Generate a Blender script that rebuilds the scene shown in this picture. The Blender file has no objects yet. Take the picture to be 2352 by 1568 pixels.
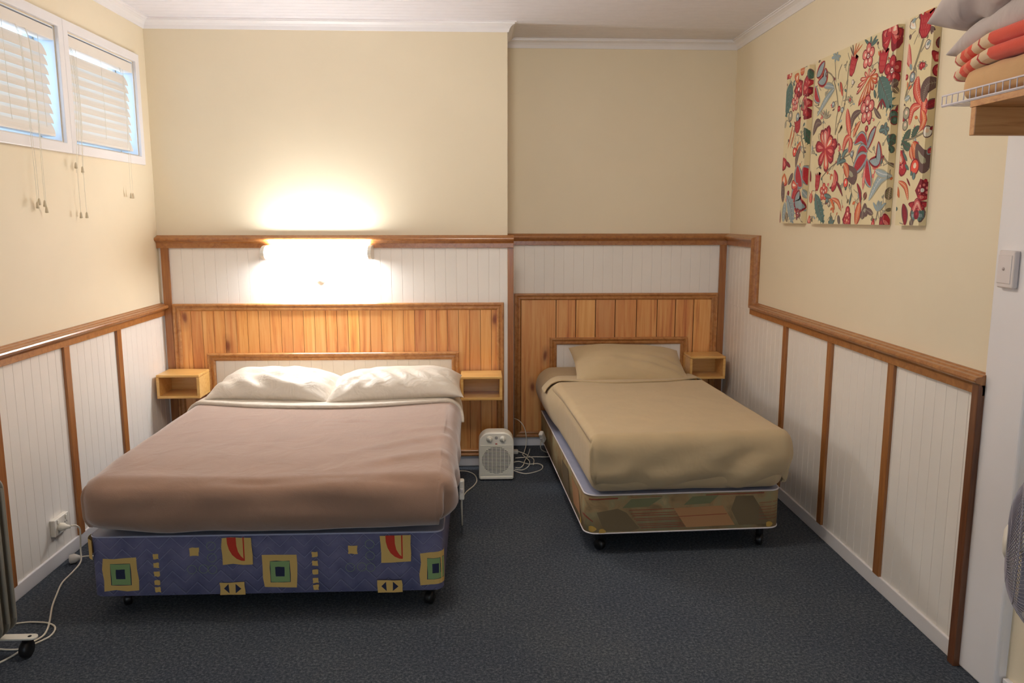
import bpy, bmesh, math, random
from mathutils import Vector, Matrix, noise
random.seed(7)
LAMP, REAR, WIN, EXPO, CEIL = 40.0, 13.0, 0.0, 0.62, 20.0
PI = math.pi
COL = bpy.context.scene.collection

def lin(r, g, b):
    f = lambda c: (c/12.92 if c <= .04045 else ((c+.055)/1.055)**2.4)
    return (f(r/255), f(g/255), f(b/255), 1)

# ------------------------------------------------------------------ materials
def new_mat(name):
    m = bpy.data.materials.new(name); m.use_nodes = True
    nt = m.node_tree; nt.nodes.clear()
    out = nt.nodes.new('ShaderNodeOutputMaterial')
    bs = nt.nodes.new('ShaderNodeBsdfPrincipled')
    nt.links.new(bs.outputs[0], out.inputs[0])
    return m, nt, bs
def N(nt, t, **kw):
    n = nt.nodes.new(t)
    for k, v in kw.items():
        if k.startswith('i_'):
            n.inputs[k[2:].replace('_', ' ')].default_value = v
        else: setattr(n, k, v)
    return n
def coords(nt, scale=(1, 1, 1), kind='Object'):
    tc = N(nt, 'ShaderNodeTexCoord'); mp = N(nt, 'ShaderNodeMapping')
    mp.inputs['Scale'].default_value = scale
    nt.links.new(tc.outputs[kind], mp.inputs[0]); return mp
def ramp(nt, stops, interp='LINEAR'):
    r = N(nt, 'ShaderNodeValToRGB'); r.color_ramp.interpolation = interp
    e = r.color_ramp.elements
    while len(e) < len(stops): e.new(.5)
    for el, (p, c) in zip(e, stops): el.position = p; el.color = c
    return r
def add_bump(nt, bs, height, strength=.2, dist=.002):
    b = N(nt, 'ShaderNodeBump'); b.inputs['Strength'].default_value = strength
    b.inputs['Distance'].default_value = dist
    nt.links.new(height, b.inputs['Height']); nt.links.new(b.outputs[0], bs.inputs['Normal']); return b

def plain(name, c, rough=.5, metal=0, spec=.5, bump=0, bscale=200, var=.0, vscale=20, sheen=0):
    m, nt, bs = new_mat(name)
    bs.inputs['Base Color'].default_value = c; bs.inputs['Roughness'].default_value = rough
    bs.inputs['Metallic'].default_value = metal; bs.inputs['Specular IOR Level'].default_value = spec
    if sheen: bs.inputs['Sheen Weight'].default_value = sheen; bs.inputs['Sheen Roughness'].default_value = .5
    if var:
        mp = coords(nt); n = N(nt, 'ShaderNodeTexNoise', i_Scale=vscale, i_Detail=3.0)
        nt.links.new(mp.outputs[0], n.inputs['Vector'])
        r = ramp(nt, [(.3, tuple(x*(1-var) for x in c[:3])+(1,)), (.7, tuple(min(1, x*(1+var)) for x in c[:3])+(1,))])
        nt.links.new(n.outputs['Fac'], r.inputs[0]); nt.links.new(r.outputs[0], bs.inputs['Base Color'])
    if bump:
        mp = coords(nt); n = N(nt, 'ShaderNodeTexNoise', i_Scale=bscale, i_Detail=2.0)
        nt.links.new(mp.outputs[0], n.inputs['Vector']); add_bump(nt, bs, n.outputs['Fac'], bump, .001)
    return m

def fabric(name, c, weave=900, bump=.25, var=.06, sheen=.2, rough=.9, wr=6, wrs=.5):
    m, nt, bs = new_mat(name)
    bs.inputs['Roughness'].default_value = rough; bs.inputs['Specular IOR Level'].default_value = .2
    bs.inputs['Sheen Weight'].default_value = sheen
    mp = coords(nt); n = N(nt, 'ShaderNodeTexNoise', i_Scale=9.0, i_Detail=4.0)
    nt.links.new(mp.outputs[0], n.inputs['Vector'])
    r = ramp(nt, [(.3, tuple(x*(1-var) for x in c[:3])+(1,)), (.7, tuple(min(1, x*(1+var)) for x in c[:3])+(1,))])
    nt.links.new(n.outputs['Fac'], r.inputs[0]); nt.links.new(r.outputs[0], bs.inputs['Base Color'])
    n2 = N(nt, 'ShaderNodeTexNoise', i_Scale=float(weave), i_Detail=1.0)
    n3 = N(nt, 'ShaderNodeTexNoise', i_Scale=float(wr), i_Detail=3.0, i_Distortion=.6)
    nt.links.new(mp.outputs[0], n2.inputs['Vector']); nt.links.new(mp.outputs[0], n3.inputs['Vector'])
    b1 = N(nt, 'ShaderNodeBump', i_Strength=wrs, i_Distance=.02); nt.links.new(n3.outputs['Fac'], b1.inputs['Height'])
    b2 = N(nt, 'ShaderNodeBump', i_Strength=bump, i_Distance=.001)
    nt.links.new(n2.outputs['Fac'], b2.inputs['Height']); nt.links.new(b1.outputs[0], b2.inputs['Normal'])
    nt.links.new(b2.outputs[0], bs.inputs['Normal'])
    return m

def wood(name, c1, c2, c3, grain=(60, 60, 3), rough=.35, coat=.3, rand=False, knots=False):
    m, nt, bs = new_mat(name)
    bs.inputs['Roughness'].default_value = rough
    bs.inputs['Coat Weight'].default_value = coat; bs.inputs['Coat Roughness'].default_value = .2
    mp = coords(nt, grain)
    vec = mp.outputs[0]
    if rand:
        at = N(nt, 'ShaderNodeAttribute', attribute_name='plank')
        ad = N(nt, 'ShaderNodeVectorMath', operation='ADD'); sc = N(nt, 'ShaderNodeVectorMath', operation='SCALE')
        sc.inputs['Scale'].default_value = 37.0
        nt.links.new(at.outputs['Color'], sc.inputs[0]); nt.links.new(vec, ad.inputs[0]); nt.links.new(sc.outputs[0], ad.inputs[1])
        vec = ad.outputs[0]
    n = N(nt, 'ShaderNodeTexNoise', i_Scale=1.0, i_Detail=5.0, i_Roughness=.6, i_Distortion=.8)
    nt.links.new(vec, n.inputs['Vector'])
    r = ramp(nt, [(.25, c3), (.45, c2), (.75, c1)]); nt.links.new(n.outputs['Fac'], r.inputs[0])
    col = r.outputs[0]
    if rand:
        hs = N(nt, 'ShaderNodeHueSaturation'); mr = N(nt, 'ShaderNodeMapRange')
        mr.inputs['To Min'].default_value = .72; mr.inputs['To Max'].default_value = 1.16
        nt.links.new(at.outputs['Fac'], mr.inputs['Value']); nt.links.new(mr.outputs[0], hs.inputs['Value'])
        nt.links.new(col, hs.inputs['Color']); col = hs.outputs[0]
        mr2 = N(nt, 'ShaderNodeMapRange'); mr2.inputs['To Min'].default_value = .487; mr2.inputs['To Max'].default_value = .508
        nt.links.new(at.outputs['Fac'], mr2.inputs['Value']); nt.links.new(mr2.outputs[0], hs.inputs['Hue'])
    if knots:
        tck = N(nt, 'ShaderNodeTexCoord'); sx = N(nt, 'ShaderNodeSeparateXYZ'); cx_ = N(nt, 'ShaderNodeCombineXYZ'); nt.links.new(tck.outputs['Object'], sx.inputs[0])
        for a_, b_, k_ in ((0, 0, 4.6), (2, 1, 2.1)):
            mm = N(nt, 'ShaderNodeMath', operation='MULTIPLY'); mm.inputs[1].default_value = k_; nt.links.new(sx.outputs[a_], mm.inputs[0]); nt.links.new(mm.outputs[0], cx_.inputs[b_])
        v = N(nt, 'ShaderNodeTexVoronoi', voronoi_dimensions='2D', i_Scale=1.0, i_Randomness=1.0)
        nk = N(nt, 'ShaderNodeTexNoise', i_Scale=2.0, i_Detail=2.0); mx0 = N(nt, 'ShaderNodeMixRGB', i_Fac=.16)
        nt.links.new(cx_.outputs[0], nk.inputs['Vector']); nt.links.new(cx_.outputs[0], mx0.inputs[1]); nt.links.new(nk.outputs['Color'], mx0.inputs[2])
        nt.links.new(mx0.outputs[0], v.inputs['Vector'])
        rk = ramp(nt, [(.0, (.95, .95, .95, 1)), (.035, (.8, .8, .8, 1)), (.07, (.3, .3, .3, 1)), (.15, (0, 0, 0, 1))])
        nt.links.new(v.outputs['Distance'], rk.inputs[0])
        mx = N(nt, 'ShaderNodeMixRGB'); mx.inputs[2].default_value = lin(120, 52, 22)
        nt.links.new(rk.outputs[0], mx.inputs[0]); nt.links.new(col, mx.inputs[1]); col = mx.outputs[0]
    nt.links.new(col, bs.inputs['Base Color'])
    add_bump(nt, bs, n.outputs['Fac'], .08, .001)
    return m

WALLC = lin(235, 221, 193)
M = {}
M['wall'] = plain('cream_wall_paint', WALLC, .6, spec=.3, bump=.12, bscale=300, var=.015, vscale=3)
M['white'] = plain('white_gloss_paint', lin(236, 232, 232), .35, bump=.05, bscale=60, var=.02, vscale=4)
M['ceil'] = plain('ceiling_paint', lin(232, 229, 234), .55, var=.015)
M['bead'] = plain('white_panel_paint', lin(240, 233, 224), .4, bump=.05, bscale=80, var=.02, vscale=5)
M['trim'] = wood('stained_trim_wood', lin(180, 124, 68), lin(160, 102, 52), lin(132, 80, 40), grain=(40, 40, 40), rough=.3, coat=.5)
M['trimv'] = wood('stained_upright_wood', lin(176, 118, 64), lin(154, 96, 48), lin(126, 74, 36), grain=(90, 90, 4), rough=.3, coat=.4)
M['trimd'] = wood('dark_brown_post_wood', lin(128, 80, 50), lin(106, 62, 36), lin(82, 44, 24), grain=(90, 90, 4), rough=.35, coat=.3)  # darker brown tones than the other uprights, for the end post
M['frame'] = wood('varnished_frame_wood', lin(196, 142, 84), lin(176, 118, 64), lin(150, 92, 46), grain=(30, 30, 30), rough=.28, coat=.6)
M['pine'] = wood('pine_board', lin(244, 190, 120), lin(230, 160, 88), lin(186, 100, 48), grain=(34, 1, 1.6), rough=.35, coat=.35, rand=True, knots=True)
M['gap'] = plain('dark_board_gap', lin(96, 48, 22), .9)
M['box'] = wood('pale_pine', lin(240, 196, 122), lin(230, 178, 100), lin(212, 154, 82), grain=(5, 40, 60), rough=.3, coat=.4)
M['shelfwood'] = wood('brown_pine', lin(214, 160, 104), lin(196, 138, 84), lin(160, 102, 58), grain=(5, 30, 60), rough=.4, coat=.2)
M['blanket'] = fabric('brown_wool_blanket', lin(158, 124, 103), var=.05, sheen=.6, wr=7, wrs=.3, weave=350, bump=.7)
M['cream'] = fabric('cream_satin', lin(212, 200, 184), var=.02, sheen=.1, rough=.45, wr=11, wrs=.6)
M['creamsheet'] = fabric('cream_sheet', lin(206, 188, 160), var=.03, wr=8, wrs=.25)
M['tan'] = fabric('tan_cotton', lin(193, 170, 133), var=.03, wr=7, wrs=.35, sheen=.15)
M['tanwool'] = fabric('tan_wool', lin(206, 164, 116), var=.05, wr=9, wrs=.4)
M['lilac'] = fabric('grey_lilac_cotton', lin(192, 178, 172), var=.03, wr=10, wrs=.5)
M['satin'] = plain('grey_blue_ticking', lin(146, 150, 172), .5, bump=.2, bscale=250, var=.05)
M['piping'] = plain('pale_piping', lin(170, 172, 196), .6)
M['pipingw'] = plain('white_piping', lin(214, 206, 206), .6)
M['black'] = plain('black_plastic', lin(22, 22, 24), .4)
M['dark'] = plain('dark_void', lin(12, 12, 14), .8)
M['plastic'] = plain('white_plastic', lin(232, 226, 214), .35)
M['plasticc'] = plain('cream_plastic', lin(244, 238, 222), .4)
M['wplate'] = plain('switch_plastic', lin(222, 212, 208), .3)
M['blind'] = plain('off_white_slat', lin(232, 224, 214), .45)
M['sash'] = plain('window_sash_paint', lin(226, 232, 240), .4)
M['cord'] = plain('cream_cord', lin(232, 224, 206), .5)
M['tassel'] = plain('cord_tassel', lin(210, 194, 164), .6)
M['wire'] = plain('white_coated_wire', lin(226, 220, 228), .35)
M['fan'] = plain('fan_grey_wire', lin(150, 146, 160), .35)
M['heater'] = plain('grey_enamel', lin(146, 138, 124), .45, var=.03)
M['red'] = plain('red_plastic', lin(200, 60, 40), .4)
M['gap2'] = plain('seal_dark', lin(60, 52, 46), .8)

# carpet
m, nt, bs = new_mat('blue_grey_carpet'); M['carpet'] = m
bs.inputs['Roughness'].default_value = 1; bs.inputs['Specular IOR Level'].default_value = .1
mp = coords(nt); n = N(nt, 'ShaderNodeTexNoise', i_Scale=95.0, i_Detail=5.0, i_Roughness=.9)
nt.links.new(mp.outputs[0], n.inputs['Vector'])
r = ramp(nt, [(.30, lin(38, 43, 51)), (.5, lin(79, 85, 92)), (.70, lin(140, 143, 148))]); nt.links.new(n.outputs['Fac'], r.inputs[0])
n4 = N(nt, 'ShaderNodeTexNoise', i_Scale=2.2, i_Detail=3.0); nt.links.new(mp.outputs[0], n4.inputs['Vector'])
r4 = ramp(nt, [(.35, (.82, .84, .9, 1)), (.65, (1.0, 1.0, 1.0, 1))]); nt.links.new(n4.outputs['Fac'], r4.inputs[0])
mx = N(nt, 'ShaderNodeMixRGB', blend_type='MULTIPLY', i_Fac=1.0)
nt.links.new(r.outputs[0], mx.inputs[1]); nt.links.new(r4.outputs[0], mx.inputs[2]); nt.links.new(mx.outputs[0], bs.inputs['Base Color'])
add_bump(nt, bs, n.outputs['Fac'], .6, .006)

# quilted blue fabric of the double base (UV in metres)
m, nt, bs = new_mat('quilted_blue_fabric'); M['quilt'] = m
bs.inputs['Roughness'].default_value = .85; bs.inputs['Specular IOR Level'].default_value = .2
uv = N(nt, 'ShaderNodeTexCoord'); sp = N(nt, 'ShaderNodeSeparateXYZ'); nt.links.new(uv.outputs['UV'], sp.inputs[0])
def mth(op, a, b=None, c=None):
    k = N(nt, 'ShaderNodeMath', operation=op)
    for i, v in enumerate((a, b, c)):
        if v is None: continue
        if isinstance(v, (int, float)): k.inputs[i].default_value = v
        else: nt.links.new(v, k.inputs[i])
    return k.outputs[0]
zig = mth('PINGPONG', sp.outputs[0], .045)
t = mth('ADD', sp.outputs[1], zig)
t = mth('PINGPONG', t, .0225)
line = mth('LESS_THAN', t, .0016)
sm = mth('MINIMUM', t, .006)
n = N(nt, 'ShaderNodeTexNoise', i_Scale=14.0, i_Detail=4.0); nt.links.new(uv.outputs['UV'], n.inputs['Vector'])
r = ramp(nt, [(.3, lin(92, 94, 126)), (.7, lin(118, 116, 146))]); nt.links.new(n.outputs['Fac'], r.inputs[0])
mx = N(nt, 'ShaderNodeMixRGB'); mx.inputs[2].default_value = lin(140, 142, 172)
fac = mth('MULTIPLY', line, .7); nt.links.new(fac, mx.inputs[0]); nt.links.new(r.outputs[0], mx.inputs[1])
nt.links.new(mx.outputs[0], bs.inputs['Base Color'])
add_bump(nt, bs, mth('MULTIPLY', sm, 160.0), .5, .004)

# blotchy brown fabric of the single base
m, nt, bs = new_mat('brown_patch_fabric'); M['patch'] = m
bs.inputs['Roughness'].default_value = .85; bs.inputs['Specular IOR Level'].default_value = .2
uv = N(nt, 'ShaderNodeTexCoord'); mpp = N(nt, 'ShaderNodeMapping'); mpp.inputs['Rotation'].default_value = (0, 0, .6)
nt.links.new(uv.outputs['UV'], mpp.inputs[0])
n = N(nt, 'ShaderNodeTexNoise', i_Scale=11.0, i_Detail=3.0, i_Roughness=.55, i_Distortion=.5); nt.links.new(mpp.outputs[0], n.inputs['Vector'])
r = ramp(nt, [(.32, lin(122, 104, 76)), (.48, lin(152, 126, 90)), (.6, lin(144, 134, 100)), (.75, lin(174, 148, 108))]); nt.links.new(n.outputs['Fac'], r.inputs[0])
nt.links.new(r.outputs[0], bs.inputs['Base Color'])

# tartan blanket bands across object Y
m, nt, bs = new_mat('red_tartan_wool'); M['tartan'] = m
bs.inputs['Roughness'].default_value = .95; bs.inputs['Sheen Weight'].default_value = .3
tc = N(nt, 'ShaderNodeTexCoord'); sp = N(nt, 'ShaderNodeSeparateXYZ'); nt.links.new(tc.outputs['Object'], sp.inputs[0])
mr = N(nt, 'ShaderNodeMapRange'); mr.inputs['From Min'].default_value = 1.95; mr.inputs['From Max'].default_value = 2.15
nt.links.new(sp.outputs[1], mr.inputs['Value'])
cr, rd, dr = lin(226, 196, 158), lin(226, 84, 58), lin(190, 52, 42)
st = [(0, rd), (.20, cr), (.37, dr), (.40, cr), (.52, rd), (.60, lin(230, 128, 96)), (.66, rd), (.74, cr), (.84, dr), (.88, cr)]
r = ramp(nt, st, 'CONSTANT'); nt.links.new(mr.outputs[0], r.inputs[0]); nt.links.new(r.outputs[0], bs.inputs['Base Color'])
n2 = N(nt, 'ShaderNodeTexNoise', i_Scale=500.0); nt.links.new(tc.outputs['Object'], n2.inputs['Vector']); add_bump(nt, bs, n2.outputs['Fac'], .5, .002)

# lamp diffuser
m, nt, bs = new_mat('lit_diffuser'); M['lamp'] = m
bs.inputs['Base Color'].default_value = lin(240, 240, 240)
bs.inputs['Emission Color'].default_value = (.95, .975, 1.0, 1); bs.inputs['Emission Strength'].default_value = LAMP
# glass
m, nt, bs = new_mat('window_glass'); M['glass'] = m
nt.nodes.remove(bs); out = [q for q in nt.nodes if q.type == 'OUTPUT_MATERIAL'][0]
tr = N(nt, 'ShaderNodeBsdfTransparent'); tr.inputs[0].default_value = (.95, .97, .98, 1)
gl = N(nt, 'ShaderNodeBsdfGlossy', i_Roughness=.02); mix = N(nt, 'ShaderNodeMixShader', i_Fac=.06)
nt.links.new(tr.outputs[0], mix.inputs[1]); nt.links.new(gl.outputs[0], mix.inputs[2]); nt.links.new(mix.outputs[0], out.inputs[0])

# ------------------------------------------------------------------ mesh tools
class MB:
    def __init__(s): s.v = []; s.f = []; s.mi = []; s.sm = []; s.uv = {}
    def add(s, vs, fs, mi=0, smooth=False):
        o = len(s.v); s.v += [tuple(p) for p in vs]
        for f in fs: s.f.append(tuple(i+o for i in f)); s.mi.append(mi); s.sm.append(smooth)
    def box(s, x0, x1, y0, y1, z0, z1, mi=0):
        if x0 > x1: x0, x1 = x1, x0
        if y0 > y1: y0, y1 = y1, y0
        if z0 > z1: z0, z1 = z1, z0
        s.add([(x0, y0, z0), (x1, y0, z0), (x1, y1, z0), (x0, y1, z0), (x0, y0, z1), (x1, y0, z1), (x1, y1, z1), (x0, y1, z1)],
              [(0, 3, 2, 1), (4, 5, 6, 7), (0, 1, 5, 4), (1, 2, 6, 5), (2, 3, 7, 6), (3, 0, 4, 7)], mi)
    def tube(s, pts, r, seg=8, mi=0, closed=False, cap=True):
        P = [Vector(p) for p in pts]; n = len(P); rr = r if hasattr(r, '__len__') else [r]*n
        rings = []; up = None
        for i in range(n):
            if closed: t = P[(i+1) % n]-P[i-1]
            else: t = P[min(i+1, n-1)]-P[max(i-1, 0)]
            if t.length < 1e-9: t = Vector((0, 0, 1))
            t.normalize()
            if up is None:
                up = t.orthogonal().normalized()
            up = (up-t*up.dot(t))
            if up.length < 1e-6: up = t.orthogonal()
            up.normalize(); b = t.cross(up)
            rings.append([P[i]+(up*math.cos(2*PI*k/seg)+b*math.sin(2*PI*k/seg))*rr[i] for k in range(seg)])
        vs = [p for R_ in rings for p in R_]; fs = []
        m_ = n if closed else n-1
        for i in range(m_):
            a, c = i*seg, ((i+1) % n)*seg
            for k in range(seg): fs.append((a+k, a+(k+1) % seg, c+(k+1) % seg, c+k))
        if cap and not closed:
            fs.append(tuple(range(seg-1, -1, -1))); fs.append(tuple((n-1)*seg+k for k in range(seg)))
        s.add(vs, fs, mi, True)
    def lathe(s, prof, center, axis='z', seg=24, mi=0, smooth=True):
        # prof: (radius, height along axis)
        vs = []; fs = []
        for (r, h) in prof:
            for k in range(seg):
                a = 2*PI*k/seg; c, d = math.cos(a)*r, math.sin(a)*r
                p = {'z': (c, d, h), 'y': (c, h, d), 'x': (h, c, d)}[axis]
                vs.append((center[0]+p[0], center[1]+p[1], center[2]+p[2]))
        for i in range(len(prof)-1):
            for k in range(seg):
                fs.append((i*seg+k, i*seg+(k+1) % seg, (i+1)*seg+(k+1) % seg, (i+1)*seg+k))
        fs.append(tuple(range(seg-1, -1, -1))); fs.append(tuple((len(prof)-1)*seg+k for k in range(seg)))
        s.add(vs, fs, mi, smooth)
    def prism(s, poly, plane, a, b, mi=0):
        # poly 2D; plane 'xz' extruded along y a..b, 'yz' along x, 'xy' along z
        n = len(poly)
        def P(u, v, w): return {'xz': (u, w, v), 'yz': (w, u, v), 'xy': (u, v, w)}[plane]
        vs = [P(u, v, a) for u, v in poly]+[P(u, v, b) for u, v in poly]
        fs = [tuple(range(n)), tuple(range(2*n-1, n-1, -1))]+[(i, i+n, (i+1) % n+n, (i+1) % n) for i in range(n)]
        s.add(vs, fs, mi)
    def build(s, name, mats, parent=None, bevel=0, bseg=2, fix=True, subsurf=0, solid=0, autosmooth=False):
        me = bpy.data.meshes.new(name); me.from_pydata(s.v, [], s.f)
        if not isinstance(mats, (list, tuple)): mats = [mats]
        for q in mats: me.materials.append(q)
        me.polygons.foreach_set('material_index', s.mi); me.polygons.foreach_set('use_smooth', s.sm)
        me.update()
        if fix:
            bm = bmesh.new(); bm.from_mesh(me); bmesh.ops.recalc_face_normals(bm, faces=bm.faces); bm.to_mesh(me); bm.free()
        o = bpy.data.objects.new(name, me); COL.objects.link(o)
        if parent: o.parent = parent
        if solid:
            md = o.modifiers.new('thickness', 'SOLIDIFY'); md.thickness = solid; md.offset = 0
        if bevel:
            md = o.modifiers.new('bevel', 'BEVEL'); md.width = bevel; md.segments = bseg; md.limit_method = 'ANGLE'; md.angle_limit = math.radians(40)
            md.harden_normals = False
        if subsurf:
            md = o.modifiers.new('sub', 'SUBSURF'); md.levels = subsurf; md.render_levels = subsurf
        return o
def tag(o, label=None, cat=None, group=None, kind=None):
    if label: o['label'] = label
    if cat: o['category'] = cat
    if group: o['group'] = group
    if kind: o['kind'] = kind
    return o
def empty(name, loc, label, cat, group=None, rz=0):
    o = bpy.data.objects.new(name, None); COL.objects.link(o); o.empty_display_size = .05
    o.location = loc; o.rotation_euler = (0, 0, rz); tag(o, label, cat, group)
    bpy.context.view_layer.update(); return o
def shift(mb, d):
    mb.v = [(p[0]-d[0], p[1]-d[1], p[2]-d[2]) for p in mb.v]; return mb
def part(mb, name, mats, parent, **kw):
    """mesh given in world coordinates, parented to an unrotated empty"""
    shift(mb, parent.location); return mb.build(name, mats, parent, **kw)
def struct(mb, name, mats, label=None, cat='trim', **kw):
    o = mb.build(name, mats, **kw); o['kind'] = 'structure'
    if label: o['label'] = label; o['category'] = cat
    return o
def catmull(pts, n=6, closed=False):
    P = [Vector(p) for p in pts]; out = []; L = len(P)
    rng = L if closed else L-1
    for i in range(rng):
        p0 = P[(i-1) % L] if closed or i > 0 else P[i]; p1 = P[i]; p2 = P[(i+1) % L]
        p3 = P[(i+2) % L] if closed or i+2 < L else P[(i+1) % L]
        for k in range(n):
            t = k/n
            out.append(.5*((2*p1)+(-p0+p2)*t+(2*p0-5*p1+4*p2-p3)*t*t+(-p0+3*p1-3*p2+p3)*t**3))
    if not closed: out.append(P[-1])
    return out
def sweep(mb, path, Ns, Us, prof, mi=0, closed=False, off=0):
    """profile (out, up) swept along straight segments with mitred corners"""
    P = [Vector(p) for p in path]; Ns = [Vector(q) for q in Ns]; Us = [Vector(q) for q in Us]
    n = len(P); segs = len(Ns); rings = []
    def mit(a, b): return (a+b)/(1+a.dot(b))
    for i in range(n):
        if closed: a, b = (i-1) % segs, i % segs
        else: a, b = max(i-1, 0), min(i, segs-1)
        Nv = mit(Ns[a], Ns[b]); Uv = mit(Us[a], Us[b])
        rings.append([P[i]+Nv*(o+off)+Uv*u for o, u in prof])
    k = len(prof); vs = [p for r in rings for p in r]; fs = []
    for i in range(n if closed else n-1):
        j = (i+1) % n
        for q in range(k): fs.append((i*k+q, i*k+(q+1) % k, j*k+(q+1) % k, j*k+q))
    if not closed: fs.append(tuple(range(k))); fs.append(tuple((n-1)*k+q for q in range(k-1, -1, -1)))
    mb.add(vs, fs, mi)

# ------------------------------------------------------------------ room
XL, XR, YB, YA, XJ, ZC, YE = -1.845, 1.635, 4.68, 5.10, .178, 2.585, -3.2
XN = 1.655                                   # nearer right wall
b = MB(); b.box(-2.0, 1.8, YE-.1, 5.25, -.06, 0); struct(b, 'floor', M['carpet'])
# ceiling of grooved boards running across the room
b = MB(); pit = .0635; y = YE-.1; prof = []
while y < 5.25:
    y2 = min(y+pit, 5.25); prof += [(y, ZC), (y2-.004, ZC), (y2-.002, ZC+.003)]; y = y2
prof += [(5.25, ZC), (5.25, ZC+.06), (YE-.1, ZC+.06)]
b.prism(prof, 'yz', -2.0, 1.8); struct(b, 'ceiling', M['ceil'])
# left wall with two window openings
W = [(2.96, 3.705), (3.80, 4.505)]; WZ0, WZ1 = 1.832, 2.322
b = MB()
b.box(-1.97, XL, YE, YB, 0, WZ0); b.box(-1.97, XL, YE, YB, WZ1, ZC)
b.box(-1.97, XL, YE, W[0][0], WZ0, WZ1); b.box(-1.97, XL, W[0][1], W[1][0], WZ0, WZ1); b.box(-1.97, XL, W[1][1], YB, WZ0, WZ1)
struct(b, 'wall_left', M['wall'])
b = MB(); b.box(-1.97, XJ, YB, 5.24, 0, ZC); struct(b, 'wall_back', M['wall'])
b = MB(); b.box(XJ, 1.78, YA, 5.24, 0, ZC); struct(b, 'wall_alcove', M['wall'])
b = MB(); b.box(XR, 1.78, 2.405, YA, 0, ZC); struct(b, 'wall_right', M['wall'])
b = MB(); b.box(XN, 1.78, YE, 2.225, 0, ZC); struct(b, 'wall_near', M['wall'])
b = MB(); b.box(1.62, 1.78, 2.225, 2.418, 0, ZC)
struct(b, 'trim_1', M['white'], 'white painted wall column beside the light switch', 'column', bevel=.012, bseg=4)
# rear wall behind the camera with an opening added for fill light
b = MB(); ox0, ox1, oz0, oz1 = -1.3, 1.1, .85, 2.15
b.box(-1.97, 1.78, YE-.12, YE, 0, oz0); b.box(-1.97, 1.78, YE-.12, YE, oz1, ZC)
b.box(-1.97, ox0, YE-.12, YE, oz0, oz1); b.box(ox1, 1.78, YE-.12, YE, oz0, oz1)
struct(b, 'wall_rear', M['wall'])

# grooved wall panelling
def bead(axis, a0, a1, wall, face, z0, z1, name, label):
    poly = []; s = a0; d = .0022 if face < wall else -.0022
    while s < a1-1e-6:
        e = min(s+.0635, a1); poly += [(s, face), (e-.0035, face), (e-.00175, face+d)]; s = e
    poly += [(a1, face), (a1, wall), (a0, wall)]
    b = MB()
    if axis == 'x': b.prism(poly, 'xy', z0, z1)
    else: b.prism([(q, p) for p, q in poly], 'xy', z0, z1)
    struct(b, name, M['bead'], label, 'wall panelling')
bead('y', YE, YB, XL, XL+.009, .0, .95, 'trim_2', 'white grooved board panelling along the low left wall')
bead('x', XL+.009, XJ, YB, YB-.009, .0, 1.34, 'trim_3', 'white grooved board panelling behind the double bed headboard')
bead('x', XJ, XR-.009, YA, YA-.009, .0, 1.34, 'trim_4', 'white grooved board panelling behind the single bed headboard')
bead('y', 2.43, YA-.009, XR, XR-.009, .0, .95, 'trim_5', 'white grooved board panelling along the low right wall')
bead('y', 4.60, YA-.009, XR, XR-.0085, .95, 1.34, 'trim_6', 'white grooved panel in the right corner above the rail height')

# skirting boards
b = MB(); b.box(XL, XL+.018, YE, YB-.018, 0, .062); struct(b, 'baseboard_left', M['white'], bevel=.003)
b = MB(); b.box(XL+.018, XJ, YB-.018, YB, 0, .062); struct(b, 'baseboard_back', M['white'], bevel=.003)
b = MB(); b.box(XJ, XR-.018, YA-.02, YA, 0, .058); struct(b, 'baseboard_alcove', M['white'], bevel=.003)
b = MB(); b.box(XR-.018, XR, 2.44, YA-.02, 0, .062); struct(b, 'baseboard_right', M['white'], bevel=.003)
b = MB(); b.box(XN-.018, XN, YE, 2.215, 0, .075); struct(b, 'baseboard_near', M['white'], bevel=.003)

# dado rails
RP = [(0, .073), (.008, .073), (.013, .069), (.024, .067), (.029, .062), (.044, .061), (.049, .057), (.051, .051), (.049, .045), (.043, .040),
      (.033, .038), (.028, .031), (.024, .027), (.024, 0), (0, 0)]
b = MB(); sweep(b, [(XL, YE, .935), (XL, YB-.012, .935)], [(1, 0, 0)], [(0, 0, 1)], RP)
struct(b, 'trim_7', M['trim'], 'varnished brown dado rail sloping down the left wall', 'dado rail', bevel=.0015)
b = MB(); sweep(b, [(XL, YB, 1.325), (XJ+.035, YB, 1.325)], [(0, -1, 0)], [(0, 0, 1)], RP)
struct(b, 'trim_8', M['trim'], 'brown dado rail above the lit wall lamp', 'dado rail', bevel=.0015)
b = MB(); sweep(b, [(XJ, YA, 1.325), (XR, YA, 1.325), (XR, 4.595, 1.325), (XR, 4.595, .935), (XR, 2.405, .935)],
      [(0, -1, 0), (-1, 0, 0), (-1, 0, 0), (-1, 0, 0)], [(0, 0, 1), (0, 0, 1), (0, -1, 0), (0, 0, 1)], RP)
struct(b, 'trim_9', M['trim'], 'brown dado rail stepping down from the alcove along the right wall', 'dado rail', bevel=.0015)
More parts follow.
